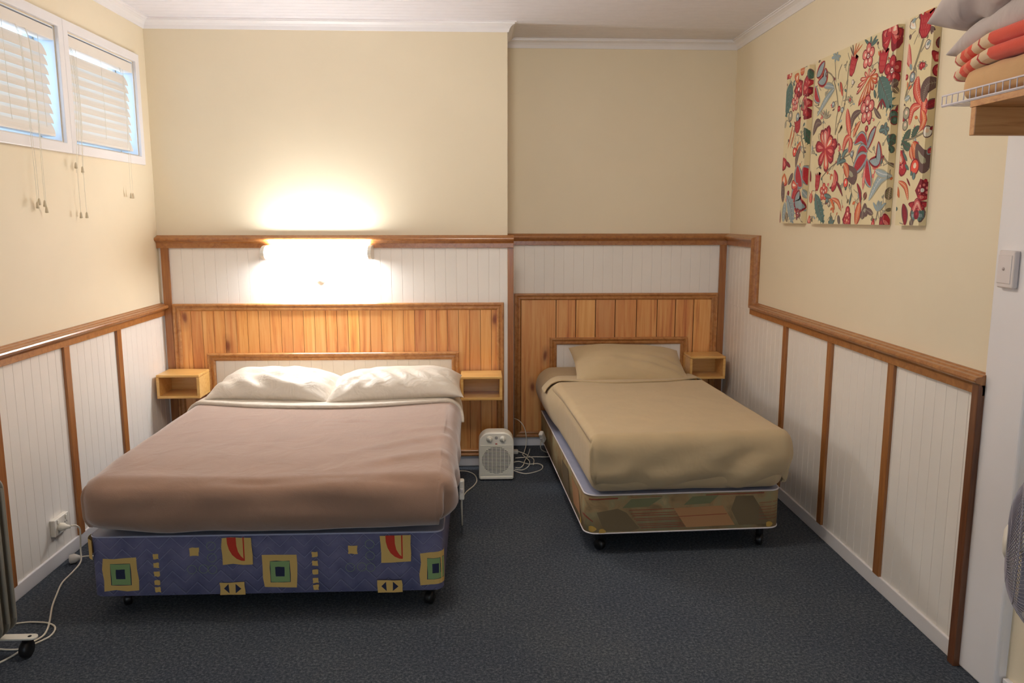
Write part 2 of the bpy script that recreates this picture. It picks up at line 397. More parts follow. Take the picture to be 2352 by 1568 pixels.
# upright battens
tn = [10]
def batten(x0, x1, y0, y1, z0, z1, label, mat='trimv'):
    b = MB(); b.box(x0, x1, y0, y1, z0, z1); struct(b, 'trim_%d' % tn[0], M[mat], label, 'batten', bevel=.002); tn[0] += 1
BT = [(2.973, 'brown upright batten on the left wall behind the oil heater'), (3.519, 'brown upright batten on the left wall next to the power outlet'),
      (4.038, 'brown upright batten on the left wall nearest the corner')]
for y0, lb in BT: batten(XL+.009, XL+.022, y0, y0+.047, .062, .936, lb)
BR = [(4.028, 'brown upright batten on the right wall just past the single bed'), (3.493, 'brown upright batten on the right wall, second from the single bed'),
      (2.948, 'brown upright batten on the right wall, nearest the end post')]
for y0, lb in BR: batten(XR-.022, XR-.009, y0, y0+.047, .062, .936, lb)
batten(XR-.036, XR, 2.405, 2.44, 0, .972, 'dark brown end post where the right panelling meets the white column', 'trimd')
batten(XL+.022, XL+.066, YB-.024, YB-.009, .062, 1.326, 'brown upright in the left corner beside the double headboard')
batten(XJ, XJ+.035, YB-.012, YB+.05, .0, 1.326, 'brown upright post at the step of the back wall')
batten(XR-.066, XR-.022, YA-.024, YA-.009, .058, 1.326, 'brown upright in the right corner beside the single headboard')

# ceiling cornice
CP = [(0, -.052), (.007, -.052), (.009, -.046), (.013, -.034), (.022, -.022), (.034, -.014), (.040, -.012), (.041, -.006), (.050, -.006), (.050, 0), (0, 0)]
b = MB(); up = (0, 0, 1)
sweep(b, [(XL, YE, ZC), (XL, YB, ZC), (XJ, YB, ZC), (XJ, YA, ZC), (XR, YA, ZC), (XR, 2.405, ZC)],
      [(1, 0, 0), (0, -1, 0), (1, 0, 0), (0, -1, 0), (-1, 0, 0)], [up]*5, CP)
struct(b, 'trim_20', M['white'], 'white moulded cornice around the ceiling', 'cornice')

# ------------------------------------------------------------------ windows
def window(n, y0, y1, label):
    root = empty('window_%d' % n, (XL, (y0+y1)/2, WZ0), None, None); root['kind'] = 'structure'
    fw = .043; b = MB()
    P = [(0, 0), (.018, 0), (.018, fw), (0, fw)]
    a0, a1, c0, c1 = y0-.004, y1+.004, WZ0-.004, WZ1+.004
    sweep(b, [(XL, a0, c0), (XL, a1, c0), (XL, a1, c1), (XL, a0, c1)], [(1, 0, 0)]*4, [(0, 0, -1), (0, 1, 0), (0, 0, 1), (0, -1, 0)], P, closed=True)
    part(b, 'window_frame', M['white'], root, bevel=.003)
    b = MB()
    sweep(b, [(-1.965, y0, WZ0), (-1.965, y1, WZ0), (-1.965, y1, WZ1), (-1.965, y0, WZ1)], [(1, 0, 0)]*4, [(0, 0, 1), (0, -1, 0), (0, 0, -1), (0, 1, 0)],
          [(0, 0), (.03, 0), (.03, .035), (0, .035)], closed=True)
    part(b, 'window_sash', M['sash'], root, bevel=.003)
    b = MB(); t = .004
    b.box(-1.93, XL, y0, y0+t, WZ0, WZ1); b.box(-1.93, XL, y1-t, y1, WZ0, WZ1); b.box(-1.93, XL, y0+t, y1-t, WZ0, WZ0+t); b.box(-1.93, XL, y0+t, y1-t, WZ1-t, WZ1)
    part(b, 'window_reveal', M['sash'], root)
    b = MB(); b.box(-1.955, -1.951, y0+.03, y1-.03, WZ0+.03, WZ1-.03); part(b, 'window_pane', M['glass'], root)
    return root
window(1, W[0][0], W[0][1], ''); window(2, W[1][0], W[1][1], '')
# unseen rear window, added to go with the fill light
root = empty('window_3', (0, YE, oz0), None, None); root['kind'] = 'structure'
b = MB(); sweep(b, [(ox0, YE-.11, oz0), (ox1, YE-.11, oz0), (ox1, YE-.11, oz1), (ox0, YE-.11, oz1)], [(0, 1, 0)]*4, [(0, 0, 1), (-1, 0, 0), (0, 0, -1), (1, 0, 0)],
      [(0, 0), (.12, 0), (.12, .05), (0, .05)], closed=True); b.box(-.13, -.07, YE-.1, YE-.03, oz0, oz1)
part(b, 'window_frame', M['white'], root, bevel=.003)
b = MB(); b.box(ox0+.04, ox1-.04, YE-.08, YE-.076, oz0+.04, oz1-.04); part(b, 'window_pane', M['glass'], root)
# venetian blinds
def blind(ys0, ys1, hy0, hy1, label, cords, ztop=2.24, zbot=1.915, lean=0):
    root = empty('venetian_blind', (-1.87, (ys0+ys1)/2, 2.31), label, 'blind', 'white venetian blinds in the high windows')
    b = MB(); b.box(-1.895, -1.842, hy0+.004, hy1-.004, 2.262, 2.312); part(b, 'headrail', M['blind'], root, bevel=.003)
    n = 8; b = MB(); pitch = (ztop-zbot)/n
    for i in range(n+1):
        z = ztop-i*pitch; sh = lean*(i/n)+random.uniform(-.001, .001)
        jit = random.uniform(-.002, .004)
        fr = [(-1.855, z-.050), (-1.858, z-.036), (-1.864, z-.020), (-1.871, z-.006), (-1.879, z+.005)]
        full = fr+[(px-.0026, pz+.0008) for px, pz in reversed(fr)]
        vs = [(px, ys0+sh, pz) for px, pz in full]+[(px, ys1+sh+jit, pz) for px, pz in full]; k = len(full)
        b.add(vs, [tuple(range(k)), tuple(range(2*k-1, k-1, -1))]+[(q, q+k, (q+1) % k+k, (q+1) % k) for q in range(k)])
    part(b, 'slats', M['blind'], root)
    b = MB(); b.box(-1.898, -1.852, ys0+lean, ys1+lean, zbot-.064, zbot-.050); part(b, 'bottom_rail', M['blind'], root, bevel=.003)
    L = ys1-ys0
    for f in (.12, .5, .88):
        b = MB()
        for dx in (-1.846, -1.9): b.tube([(dx, ys0+L*f+.004*(dx < -1.87), 2.262), (dx, ys0+L*f+.006, 2.0), (dx, ys0+L*f+lean, zbot-.03)], .0008, 5)
        part(b, 'ladder_string', M['cord'], root)
    for (y0, y1, z1) in cords:
        x = -1.814
        pts = [(-1.842, y0, 2.264), (-1.828, y0, 2.2), (-1.822, y0+.004, 2.0), (-1.817, (y0+y1)/2, 1.82), (x, y1, 1.7), (x, y1, z1+.022)]
        b = MB(); b.tube(catmull(pts, 5), .0009, 6); c = part(b, 'pull_cord', M['cord'], root)
        b = MB(); b.lathe([(.002, .026), (.0045, .020), (.006, .008), (.0072, 0), (.004, -.002)], (x, y1, z1), 'z', 10); shift(b, root.location); b.build('tassel', M['tassel'], c)  # added fill light shining in through the unseen rear opening
    return root
blind(2.975, 3.655, 2.97, 3.70, 'white venetian blind at the left picture edge with daylight showing past its end',
      [(3.40, 3.395, 1.538), (3.408, 3.410, 1.552), (3.475, 3.462, 1.520), (3.470, 3.452, 1.545)], lean=.012)
blind(3.815, 4.462, 3.81, 4.495, 'closed white venetian blind in the window nearest the corner',
      [(3.76+.04, 3.742, 1.72), (3.79+.03, 3.752, 1.498), (3.83, 3.800, 1.705), (3.84, 3.806, 1.498), (4.33, 4.300, 1.60), (4.345, 4.325, 1.60)])

# ------------------------------------------------------------------ headboards
def planks(mb, x0, x1, y, z0, z1, pitch, gap, seamd=.004, xs=None):
    xs = xs or []
    if not xs:
        x = x0
        while x < x1-1e-4: xs.append((x, min(x+pitch, x1))); x += pitch
    for a, c in xs:
        g = gap/2
        mb.add([(a+g, y, z0), (c-g, y, z0), (c-g, y+.008, z0), (a+g, y+.008, z0), (a+g, y, z1), (c-g, y, z1), (c-g, y+.008, z1), (a+g, y+.008, z1)],
               [(0, 3, 2, 1), (4, 5, 6, 7), (0, 1, 5, 4), (1, 2, 6, 5), (2, 3, 7, 6), (3, 0, 4, 7)])
    return len(xs)
def plank_attr(o, n):
    at = o.data.color_attributes.new('plank', 'FLOAT_COLOR', 'POINT')
    for i in range(n):
        c = random.random(); d = random.random()
        for k in range(8): at.data[i*8+k].color = (c, d, random.Random(i).random(), 1)
FP = [(0, 0), (.024, 0), (.029, .004), (.029, .013), (.023, .017), (.021, .022), (.026, .027), (.026, .035), (.018, .043), (0, .043)]
def headboard(name, x0, x1, yw, z0, z1, label, plankspec, gapback=True):
    root = empty(name, ((x0+x1)/2, yw, z0), label, 'headboard')
    b = MB(); b.box(x0+.01, x1-.01, yw-.006, yw, z0+.01, z1-.01); part(b, 'backing', M['gap'], root)
    b = MB(); n = planks(b, x0+.036, x1-.036, yw-.015, z0+.036, z1-.036, *plankspec); o = part(b, 'pine_boards', M['pine'], root, fix=False); plank_attr(o, n)
    b = MB(); sweep(b, [(x0, yw, z0), (x1, yw, z0), (x1, yw, z1), (x0, yw, z1)], [(0, -1, 0)]*4, [(0, 0, 1), (-1, 0, 0), (0, 0, -1), (1, 0, 0)], FP, closed=True)
    part(b, 'frame_moulding', M['frame'], root, bevel=.0015)
    return root
headboard('headboard', -1.775, .155, YB-.009, .066, 1.003, 'wide pine board headboard with moulded frame behind the double bed', (.0650, .0022))
seams = [.280, .508, .637, .765, .894, 1.034, 1.169, 1.290, 1.410, 1.531]
headboard('headboard', .236, 1.566, YA-.009, .060, 1.016, 'pine headboard with dark board gaps behind the single bed', (.129, .005, .004, list(zip(seams[:-1], seams[1:]))))
def small_headboard(x0, x1, yw, z0, z1, label):
    root = empty('headboard', ((x0+x1)/2, yw, z0), label, 'headboard')
    poly = []; s = x0+.03
    while s < x1-.03:
        e = min(s+.0635, x1-.03); poly += [(s, yw-.012), (e-.003, yw-.012), (e-.0015, yw-.010)]; s = e
    poly += [(x1-.03, yw-.012), (x1-.03, yw), (x0+.03, yw)]
    b = MB(); b.prism(poly, 'xy', z0, z1-.03); part(b, 'grooved_panel', M['bead'], root)
    b = MB(); Q = [(o*1.05, u*1.05) for o, u in FP]
    sweep(b, [(x0, yw, z0), (x0, yw, z1), (x1, yw, z1), (x1, yw, z0)], [(0, -1, 0)]*3, [(1, 0, 0), (0, 0, -1), (-1, 0, 0)], Q)
    part(b, 'frame_moulding', M['frame'], root, bevel=.0015)
small_headboard(-1.585, -.112, YB-.009-.0155, .30, .712, 'low white panel headboard with brown frame above the two cream pillows')
small_headboard(.468, 1.370, YA-.009-.0155, .30, .728, 'low white panel headboard with brown frame above the single pillow')

# bedside box shelves
def box_shelf(x0, x1, y0, y1, z0, z1, label):
    root = empty('bedside_shelf', ((x0+x1)/2, y1, z0), label, 'shelf', 'open pine box shelves on the headboards'); t = .016
    b = MB(); b.box(x0, x1, y0, y1, z1-t, z1); part(b, 'top_panel', M['box'], root, bevel=.004)
    b = MB(); b.box(x0, x1, y0, y1, z0, z0+t); part(b, 'bottom_panel', M['box'], root, bevel=.003)
    b = MB(); b.box(x0, x0+t, y0+.001, y1, z0+t, z1-t); part(b, 'side_panel', M['box'], root, bevel=.001)
    b = MB(); b.box(x1-t, x1, y0+.001, y1, z0+t, z1-t); part(b, 'side_panel', M['box'], root, bevel=.001)
    b = MB(); b.box(x0+t, x1-t, y1-.008, y1, z0+t, z1-t); part(b, 'back_panel', M['box'], root)
box_shelf(-1.815, -1.575, 4.45, YB-.0395, .485, .622, 'open pine box shelf on the left of the double bed')
box_shelf(-.101, .139, 4.45, YB-.0395, .458, .598, 'open pine box shelf on the right of the double bed')
box_shelf(1.345, 1.574, 4.88, YA-.0395, .483, .630, 'open pine box shelf right of the single bed')

# ------------------------------------------------------------------ wall lamp
lx0, lx1, lz0, lz1, ly = -1.225, -.603, 1.262, 1.338, YB-.009
root = empty('wall_lamp', ((lx0+lx1)/2, ly, (lz0+lz1)/2), 'lit white fluorescent wall lamp under the rail above the double bed', 'lamp')
def dprof(y1, d, z0, z1, n=8):
    h = (z1-z0)/2; zc = (z0+z1)/2; P = [(y1, z0), (y1-d*.45, z0)]
    for i in range(1, n):
        a = -PI/2+PI*i/n; P.append((y1-d*.45-d*.55*math.cos(a), zc+h*math.sin(a)))
    return P+[(y1-d*.45, z1), (y1, z1)]
b = MB(); b.prism(dprof(ly-.012, .118, lz0+.004, lz1-.004), 'yz', lx0+.02, lx1-.02); part(b, 'diffuser', M['lamp'], root)
b = MB(); b.box(lx0+.02, lx1-.02, ly-.012, ly, lz0+.006, lz1-.006); part(b, 'backplate', M['plastic'], root)
for xa in (lx0, lx1-.022):
    b = MB(); b.prism(dprof(ly, .142, lz0-.002, lz1+.004), 'yz', xa, xa+.022); part(b, 'end_cap', M['plastic'], root, bevel=.003)
root = empty('wall_switch', (-.915, ly, 1.14), 'small pale round switch fitting on the panelling under the wall lamp', 'switch')
b = MB(); b.lathe([(.030, 0), (.030, -.014), (.028, -.024), (.020, -.033), (.008, -.037)], (-.915, ly, 1.145), 'y', 28); part(b, 'base', M['plasticc'], root)
b = MB(); b.box(-.922, -.908, ly-.046, ly-.034, 1.135, 1.155); part(b, 'toggle', M['plasticc'], root, bevel=.002)

# ------------------------------------------------------------------ bedding tools
def grid_lines(a, b, step, fine=.085, fs=.0042):
    out = []; x = a
    while x < b-1e-6:
        out.append(x); x += fs if (x-a < fine-1e-6 or b-x < fine+step) else step
    out.append(b); return out
class RBox:
    def __init__(s, x0, x1, y0, y1, z0, z1, rx, ry, rz, head=True, disp=None):
        s.a = (x0, y0, z0); s.b = (x1, y1, z1); s.r = (rx, ry, rz); s.head = head; s.disp = disp
    def map(s, P, extra=0):
        c = []; d = []
        for i in range(3):
            lo = s.a[i]+s.r[i]; hi = s.b[i]-s.r[i]
            if i == 1 and not s.head: hi = 1e9
            q = min(max(P[i], lo), hi); c.append(q); d.append((P[i]-q)/s.r[i])
        d = Vector(d); l = d.length
        if l < 1e-9: return Vector(P), Vector((0, 0, 1))
        # superellipse rounding
        dn = d/l; p = Vector((c[0]+dn.x*s.r[0], c[1]+dn.y*s.r[1], c[2]+dn.z*s.r[2]))
        n = Vector((dn.x/s.r[0], dn.y/s.r[1], dn.z/s.r[2])).normalized()
        if s.disp: p = p+s.disp(p, n)
        return p+n*extra, n
    def mesh(s, step=.03, bottom=True):
        X = grid_lines(s.a[0], s.b[0], step); Y = grid_lines(s.a[1], s.b[1], step); Z = grid_lines(s.a[2], s.b[2], .014, .0)
        vs = []; fs = []; idx = {}
        def V(p):
            k = (round(p[0], 5), round(p[1], 5), round(p[2], 5))
            if k not in idx: idx[k] = len(vs); vs.append(s.map(p)[0])
            return idx[k]
        def G(A, B, f):
            for i in range(len(A)-1):
                for j in range(len(B)-1):
                    fs.append((V(f(A[i], B[j])), V(f(A[i+1], B[j])), V(f(A[i+1], B[j+1])), V(f(A[i], B[j+1]))))
        G(X, Y, lambda u, v: (u, v, s.b[2]))
        G(X, Z, lambda u, v: (u, s.a[1], v))
        G(Y, Z, lambda u, v: (s.a[0], u, v)); G(Y, Z, lambda u, v: (s.b[0], u, v))
        if bottom: G(X, Y, lambda u, v: (u, v, s.a[2]))
        if s.head: G(X, Z, lambda u, v: (u, s.b[1], v))
        mb = MB(); mb.add(vs, fs, 0, True); return mb
def fold_band(rb, yfront, yback, lift, zlow, tcurl=.010, droop=None):
    """folded-back strip of cloth lying over the bed, with a rounded raised front lip"""
    x0, _, z0 = rb.a; x1, _, z1 = rb.b
    S = [(x0, z) for z in [zlow+(z1-zlow)*i/12 for i in range(13)]]
    n = 60; S += [(x0+(x1-x0)*i/n, z1) for i in range(1, n)]+[(x1, z1-(z1-zlow)*i/12) for i in range(13)]
    T = [0, .15, .3, .5, .7, .82, .9, .96]
    rows = []
    for (x, z) in S:
        yf = yfront(x, z); row = []
        for t in T: row.append(rb.map((x, yback+(yf-yback)*t, z), lift*(.35+.65*t))[0])
        for a in range(1, 7):
            th = PI*a/6; row.append(rb.map((x, yf-math.sin(th)*.55*lift, z), lift*.5+.001+math.cos(th)*lift*.5)[0])
        row.append(rb.map((x, yf+.06, z), .002)[0]); rows.append(row)
    k = len(rows[0]); vs = [p for r_ in rows for p in r_]
    fs = [(i*k+j, i*k+j+1, (i+1)*k+j+1, (i+1)*k+j) for i in range(len(rows)-1) for j in range(k-1)]
    mb = MB(); mb.add(vs, fs, 0, True); return mb
def nz(x, y, z, s): return noise.noise(Vector((x*s, y*s, z*s)))
def smooth(a, b, x):
    t = min(max((x-a)/(b-a), 0), 1); return t*t*(3-2*t)

# ------------------------------------------------------------------ bed bases
def perim(x0, x1, y0, y1, r):
    """front face coordinate s (= x along the front) carried round the corners: returns (x, y, nx, ny)"""
    def f(s):
        if s < x0+r:
            d = (x0+r)-s; L = r*PI/2
            if d < L: a = d/r; return x0+r-r*math.sin(a), y0+r-r*math.cos(a), -math.sin(a), -math.cos(a)
            return x0, y0+r+(d-L), -1, 0
        if s > x1-r:
            d = s-(x1-r); L = r*PI/2
            if d < L: a = d/r; return x1-r+r*math.sin(a), y0+r-r*math.cos(a), math.sin(a), -math.cos(a)
            return x1, y0+r+(d-L), 1, 0
        return s, y0, 0, -1
    return f
def bed_base(loc, rz, hw, ln, z0, z1, r, label, fab, topm, pipe, decals, palette, cast, zc):
    root = empty('ensemble_bed', loc, label, 'bed', rz=rz)
    f = perim(-hw, hw, 0, ln, r); side = ln-2*r
    S = []; s = -hw+r-(r*PI/2)-side
    Smin = s; Smax = hw-r+(r*PI/2)+side
    ss = [Smin+side*i/20 for i in range(21)]+[-hw+r-(r*PI/2)*(1-i/8) for i in range(1, 9)]+[-hw+r+(2*hw-2*r)*i/30 for i in range(1, 31)]
    ss += [hw-r+(r*PI/2)*i/8 for i in range(1, 9)]+[hw-r+(r*PI/2)+side*i/20 for i in range(1, 21)]
    zs = [z0, z0+.004, (z0+z1)/2, z1-.004, z1]; ins = [.004, 0, 0, 0, .004]
    mb = MB(); vs = []; 
    for s in ss:
        x, y, nx, ny = f(s)
        for z, i_ in zip(zs, ins): vs.append((x-nx*i_, y-ny*i_, z))
    k = 5; fs = [(i*k+j, (i+1)*k+j, (i+1)*k+j+1, i*k+j+1) for i in range(len(ss)-1) for j in range(k-1)]
    mb.add(vs, fs, 0, True)
    mb.add([(-hw, ln-r, z0), (hw, ln-r, z0), (hw, ln-r, z1), (-hw, ln-r, z1)], [(0, 1, 2, 3)], 0)
    # pattern patches, cut fine so that they follow the rounded corners
    cnt = [0]
    def patch(poly, mi):
        cnt[0] += 1; off = .0006+.00006*cnt[0]
        bm = bmesh.new(); vv = [bm.verts.new((p[0], p[1], 0)) for p in poly]; bm.faces.new(vv)
        for c in [-hw+r*q for q in (-1.5, -1, -.5, 0, .5, 1)]+[hw-r*q for q in (-1.5, -1, -.5, 0, .5, 1)]:
            g = bm.verts[:]+bm.edges[:]+bm.faces[:]
            bmesh.ops.bisect_plane(bm, geom=g, plane_co=(c, 0, 0), plane_no=(1, 0, 0))
        bm.verts.index_update(); vs2 = []
        for v in bm.verts:
            x, y, nx, ny = f(v.co.x); vs2.append((x+nx*off, y+ny*off, v.co.y))
        mb.add(vs2, [tuple(q.index for q in fc.verts) for fc in bm.faces], mi); bm.free()
    decals(patch)
    o = mb.build('fabric_cover', [M[fab]]+palette, root, fix=False)
    uvl = o.data.uv_layers.new(name='UVMap')
    allS = {}
    for pol in o.data.polygons:
        for li in pol.loop_indices:
            vi = o.data.loops[li].vertex_index
            if vi < len(ss)*5: uvl.data[li].uv = (ss[vi//5], zs[vi % 5])
            else:
                c = o.data.vertices[vi].co; uvl.data[li].uv = (c.x, c.z)
    # top panel
    mb = MB(); out = [f(s)[:2] for s in ss]
    mb.prism([(x*.997, y+.002 if y < .1 else y) for x, y in out], 'xy', z1-.004, z1+.004); mb.build('top_panel', M[topm], root, bevel=.002)
    for z in ([z1+.001, z0+.001] if pipe[1] else [z1+.001]):
        mb = MB(); mb.tube([(x+(0), y, z) for x, y in out], .0035, 8); mb.build('piping', M[pipe[0]], root)
    for (cx, cy, tilt) in cast:
        e = MB(); e.lathe([(.017, zc*2-.004), (.017, z0+.004)], (cx, cy, 0), 'z', 14)
        e.box(cx-.014, cx+.014, cy-.012, cy+.012, zc*1.2, zc*2+.006)
        leg = e.build('leg', M['black'], root, bevel=.002)
        e = MB(); e.lathe([(.004, -.016), (zc*.9, -.014), (zc, -.008), (zc, .008), (zc*.9, .014), (.004, .016)], (0, 0, 0), 'x', 20)
        ca, sa = math.cos(tilt), math.sin(tilt)
        e.v = [(cx-.006*math.copysign(1, cx)+p[0]*ca-p[1]*sa, cy-.012+p[0]*sa+p[1]*ca, zc+p[2]) for p in e.v]
        e.build('caster', M['black'], leg)
    return root

PAL1 = [plain('yellow_print', lin(214, 178, 104), .85), plain('green_print', lin(134, 164, 108), .85), plain('navy_print', lin(36, 42, 70), .85),
        plain('red_print', lin(196, 56, 36), .85), plain('pale_ring_print', lin(128, 148, 120), .85)]
DX = .798   # double base centre offset
def deco_double(patch):
    c0 = DX
    def q(x0, x1, z0, z1, mi, j=.003):
        rr = random.Random(int((x0*977+z0*3571)*1000) & 0xffff); J = lambda: rr.uniform(-j, j)
        n = 3; P = []
        for i in range(n): P.append((x0+(x1-x0)*i/n+J(), z0+J()))
        for i in range(n): P.append((x1+J(), z0+(z1-z0)*i/n+J()))
        for i in range(n): P.append((x1-(x1-x0)*i/n+J(), z1+J()))
        for i in range(n): P.append((x0+J(), z1-(z1-z0)*i/n+J()))
        patch([(min(max(a+c0, -9), 9), min(max(z, .084), .314)) for a, z in P], mi)
    for k in range(3):
        d = .594*k
        q(-1.414+d, -1.288+d, .106, .236, 1, .004); q(-1.388+d, -1.312+d, .127, .214, 3, .001); q(-1.386+d, -1.314+d, .129, .212, 2, .001); q(-1.368+d, -1.334+d, .152, .190, 3, .001)
    for k in range(2):
        d = .594*k
        for z in (.240, .205, .170, .136, .108): q(-1.227+d, -1.206+d, z-.010, z+.010, 1, .0015)
        q(-1.091+d, -1.055+d, .240, .272, 1, .002)
        for (cx, cz) in ((-1.009, .278), (-1.008, .232), (-1.084, .187), (-1.040, .189), (-1.007, .187)):
            n = 20; ro, ri = .0175, .0158
            for i in range(n):
                a, e = 2*PI*i/n, 2*PI*(i+1)/n
                patch([(cx+d+c0+ri*math.cos(a), cz+ri*math.sin(a)), (cx+d+c0+ro*math.cos(a), cz+ro*math.sin(a)), (cx+d+c0+ro*math.cos(e), cz+ro*math.sin(e)), (cx+d+c0+ri*math.cos(e), cz+ri*math.sin(e))], 5)
        q(-.967+d, -.855+d, .206, .313, 1, .003)
        arc = [(-.948, .313), (-.947, .288), (-.941, .264), (-.930, .243), (-.914, .228), (-.897, .220), (-.886, .219)]
        inn = [(-.886, .226), (-.898, .238), (-.908, .256), (-.913, .280), (-.914, .313)]
        patch([(a_+d+c0, z_) for a_, z_ in arc+inn], 4)
        patch([(-.889+d+c0, .22), (-.884+d+c0, .22), (-.884+d+c0, .313), (-.889+d+c0, .313)], 4)
        q(-.982+d, -.889+d, .084, .134, 1, .002)
        patch([(-.968+d+c0, .11), (-.95+d+c0, .128), (-.948+d+c0, .09)], 3); patch([(-.903+d+c0, .108), (-.924+d+c0, .128), (-.925+d+c0, .09)], 3)
    q(-1.50, -1.438, .235, .313, 1, .001)
bed_base((-.798, 2.868, 0), 0, .660, 1.76, .082, .318, .035, 'blue quilted double bed ensemble printed with yellow squares, standing on black casters',
         'quilt', 'satin', ('piping', False), deco_double, PAL1,
         [(-.585, .11, .5), (.608, .07, -.4), (.625, .75, .9), (.625, 1.35, .3), (-.6, .9, .2), (-.6, 1.6, 0)], .026)
PAL2 = [plain('dark_olive_print', lin(112, 95, 68), .85), plain('orange_brown_print', lin(172, 126, 84), .85), plain('dark_red_print', lin(140, 70, 50), .85),
        plain('pale_gold_print', lin(186, 148, 70), .85), plain('sage_print', lin(118, 118, 84), .85)]
def deco_single(patch):
    c0 = -.905
    Q = lambda P, mi: patch([(x+c0, z) for x, z in P], mi)
    Q([(.505, .205), (.60, .22), (.64, .20), (.70, .125), (.66, .112), (.54, .118)], 1)
    Q([(.66, .262), (.80, .266), (.74, .225), (.62, .222)], 5); Q([(.94, .266), (1.06, .268), (1.02, .232), (.90, .228)], 5)
    Q([(1.14, .262), (1.22, .262), (1.26, .20), (1.30, .125), (1.16, .125), (1.12, .20)], 1)
    Q([(.855, .214), (1.08, .220), (1.14, .126), (.915, .122)], 2)
    for i, z in enumerate((.212, .196, .186, .171, .163, .146, .138, .128)):
        x0 = .650+i*.008; x1 = .855+i*.008
        Q([(x0, z), (x1, z+.002), (x1+.002, z-.001), (x0+.002, z-.003)], 3)
    Q([(.88, .176), (1.10, .182), (1.10, .179), (.88, .173)], 3)
    for z in (.228, .208, .195, .18, .165, .15): Q([(1.25, z), (1.345, z+.004), (1.345, z+.002), (1.25, z-.002)], 3)
    Q([(.47, .268), (.60, .272), (.60, .266), (.47, .262)], 3); Q([(1.00, .274), (1.27, .277), (1.27, .272), (1.00, .270)], 3)
    Q([(.66, .273), (.80, .273), (.80, .271), (.66, .271)], 3)
    for (x, z, r_) in ((.485, .128, .018), (.530, .116, .016), (1.30, .125, .016), (.37, .13, .02), (.25, .18, .03)):
        Q([(x+r_*math.cos(a)*(1+.2*math.cos(3*a)), z+r_*.8*math.sin(a)) for a in [2*PI*i/10 for i in range(10)]], 4)
    Q([(.42, .19), (.455, .185), (.49, .165), (.49, .160), (.455, .176), (.42, .182)], 3)
    Q([(.10, .25), (.30, .25), (.36, .15), (.18, .14)], 2); Q([(-.2, .24), (0, .25), (.06, .13), (-.16, .12)], 1)
bed_base((.922, 3.350, 0), math.radians(2.6), .450, 1.62, .105, .283, .055, 'narrow brown patterned single bed ensemble with white piping and black casters',
         'patch', 'satin', ('pipingw', True), deco_single, PAL2,
         [(-.375, .085, .7), (.385, .075, -.5), (-.40, .70, .3), (-.40, 1.35, .2), (.40, .75, .1), (.4, 1.4, 0)], .026)

# ------------------------------------------------------------------ double bed: mattress, blanket, folded sheet, pillows
def d_sheet(p, n):
    v = n*(.002*nz(p.x, p.y, p.z, 6))+Vector((0, 0, -.02*smooth(3.35, 2.95, p.y)*max(0, n.z)))
    if n.x > .3: v += Vector((.016*smooth(3.5, 3.8, p.y)*(1-smooth(4.25, 4.4, p.y)), 0, 0))
    if n.z > .5: v += Vector((0, 0, -.010*smooth(.55, 0, abs(p.x+.78))))
    return v
rb = RBox(-1.445, -.114, 2.90, 4.585, .323, .553, .09, .12, .10, True, d_sheet)
o = rb.mesh().build('mattress', M['creamsheet']); tag(o, 'double mattress in a pale fitted sheet, showing under the cream pillows', 'mattress')
def d_blanket(p, n):
    a = .0035*nz(p.x, p.y, p.z, 4)
    side = 1-max(n.z, 0); wt = smooth(.35, .95, n.z); ws = smooth(.3, .8, -n.y)
    if wt > 0:
        a0 = a; a = 0
        a += -.010*smooth(.55, 0, abs(p.x+.78))
        u, w = p.x+.60, p.y-3.62                      # small rumple in the middle
        a += .006*math.exp(-((u/.10)**2+(w/.05)**2))*math.cos(w*90+u*12)
        for (cx, cy, dx, dy, A, wd, ln) in ((-.28, 3.25, 1, .55, .011, .030, .20), (-.25, 3.05, 1, .35, .010, .032, .22), (-.22, 3.45, 1, .3, .007, .03, .16), (-1.1, 3.9, 1, -.5, .003, .02, .2)):
            L = math.hypot(dx, dy); al = ((p.x-cx)*dx+(p.y-cy)*dy)/L; ac = (-(p.x-cx)*dy+(p.y-cy)*dx)/L
            a += A*math.exp(-(al/ln)**2-(ac/wd)**2)
        a = a0+a*wt
    if ws > 0:                                        # foot face: soft diagonal folds
        a += ws*.006*math.sin((p.x*1.0+p.z*2.2)*11+2*nz(p.x, 0, p.z, 2))*smooth(-1.2, -.6, p.x)
        a += ws*.006*nz(p.x*1.3, 0, p.z*2.5, 5)
    if n.x > .3:                                      # right side: hanging folds
        a += .010*math.sin(p.y*22+p.z*14)*smooth(.56, .40, p.z)*smooth(3.9, 3.2, p.y)+.006*nz(0, p.y, p.z, 8)
    phi = math.atan2(n.x, -n.y) if (abs(n.x)+abs(n.y)) > .25 else None
    v = n*a
    if phi is not None:
        hz = smooth(.545, .50, p.z)
        # hospital corner at the left foot: front flap stands proud of the side cloth
        g = smooth(-1.10, -1.01, phi) if phi < 0 else 1
        if phi < -.2: v += Vector((n.x, n.y, 0))*(.015*(g-1)+(.006*math.exp(-((phi+.97)/.08)**2)))*hz
        if phi > .2:
            v += smooth(.25, .7, math.hypot(n.x, n.y))*Vector((n.x, n.y, 0))*(-.015*math.exp(-((phi-.80)/.20)**2)+.010*math.exp(-((phi-.40)/.20)**2))*smooth(.54, .45, p.z)
    lo = smooth(.42, .33, p.z); t = abs((p.x+.78)/.69)
    v += Vector((0, .020*lo*ws, lo*ws*(-.008+.030*t**4)+lo*.003*math.sin(p.x*7)))
    wx = smooth(.1, .7, n.x); v += Vector((-.030*lo*wx*smooth(3.3, 2.85, p.y), 0, .012*lo*wx*smooth(3.2, 2.85, p.y)))
    # the bedding slopes away gently towards the foot
    v += Vector((0, 0, -.016*smooth(3.12, 2.86, p.y)*wt))
    return v
rbB = RBox(-1.466, -.093, 2.803, 3.99, .327, .566, .075, .09, .092, False, d_blanket)
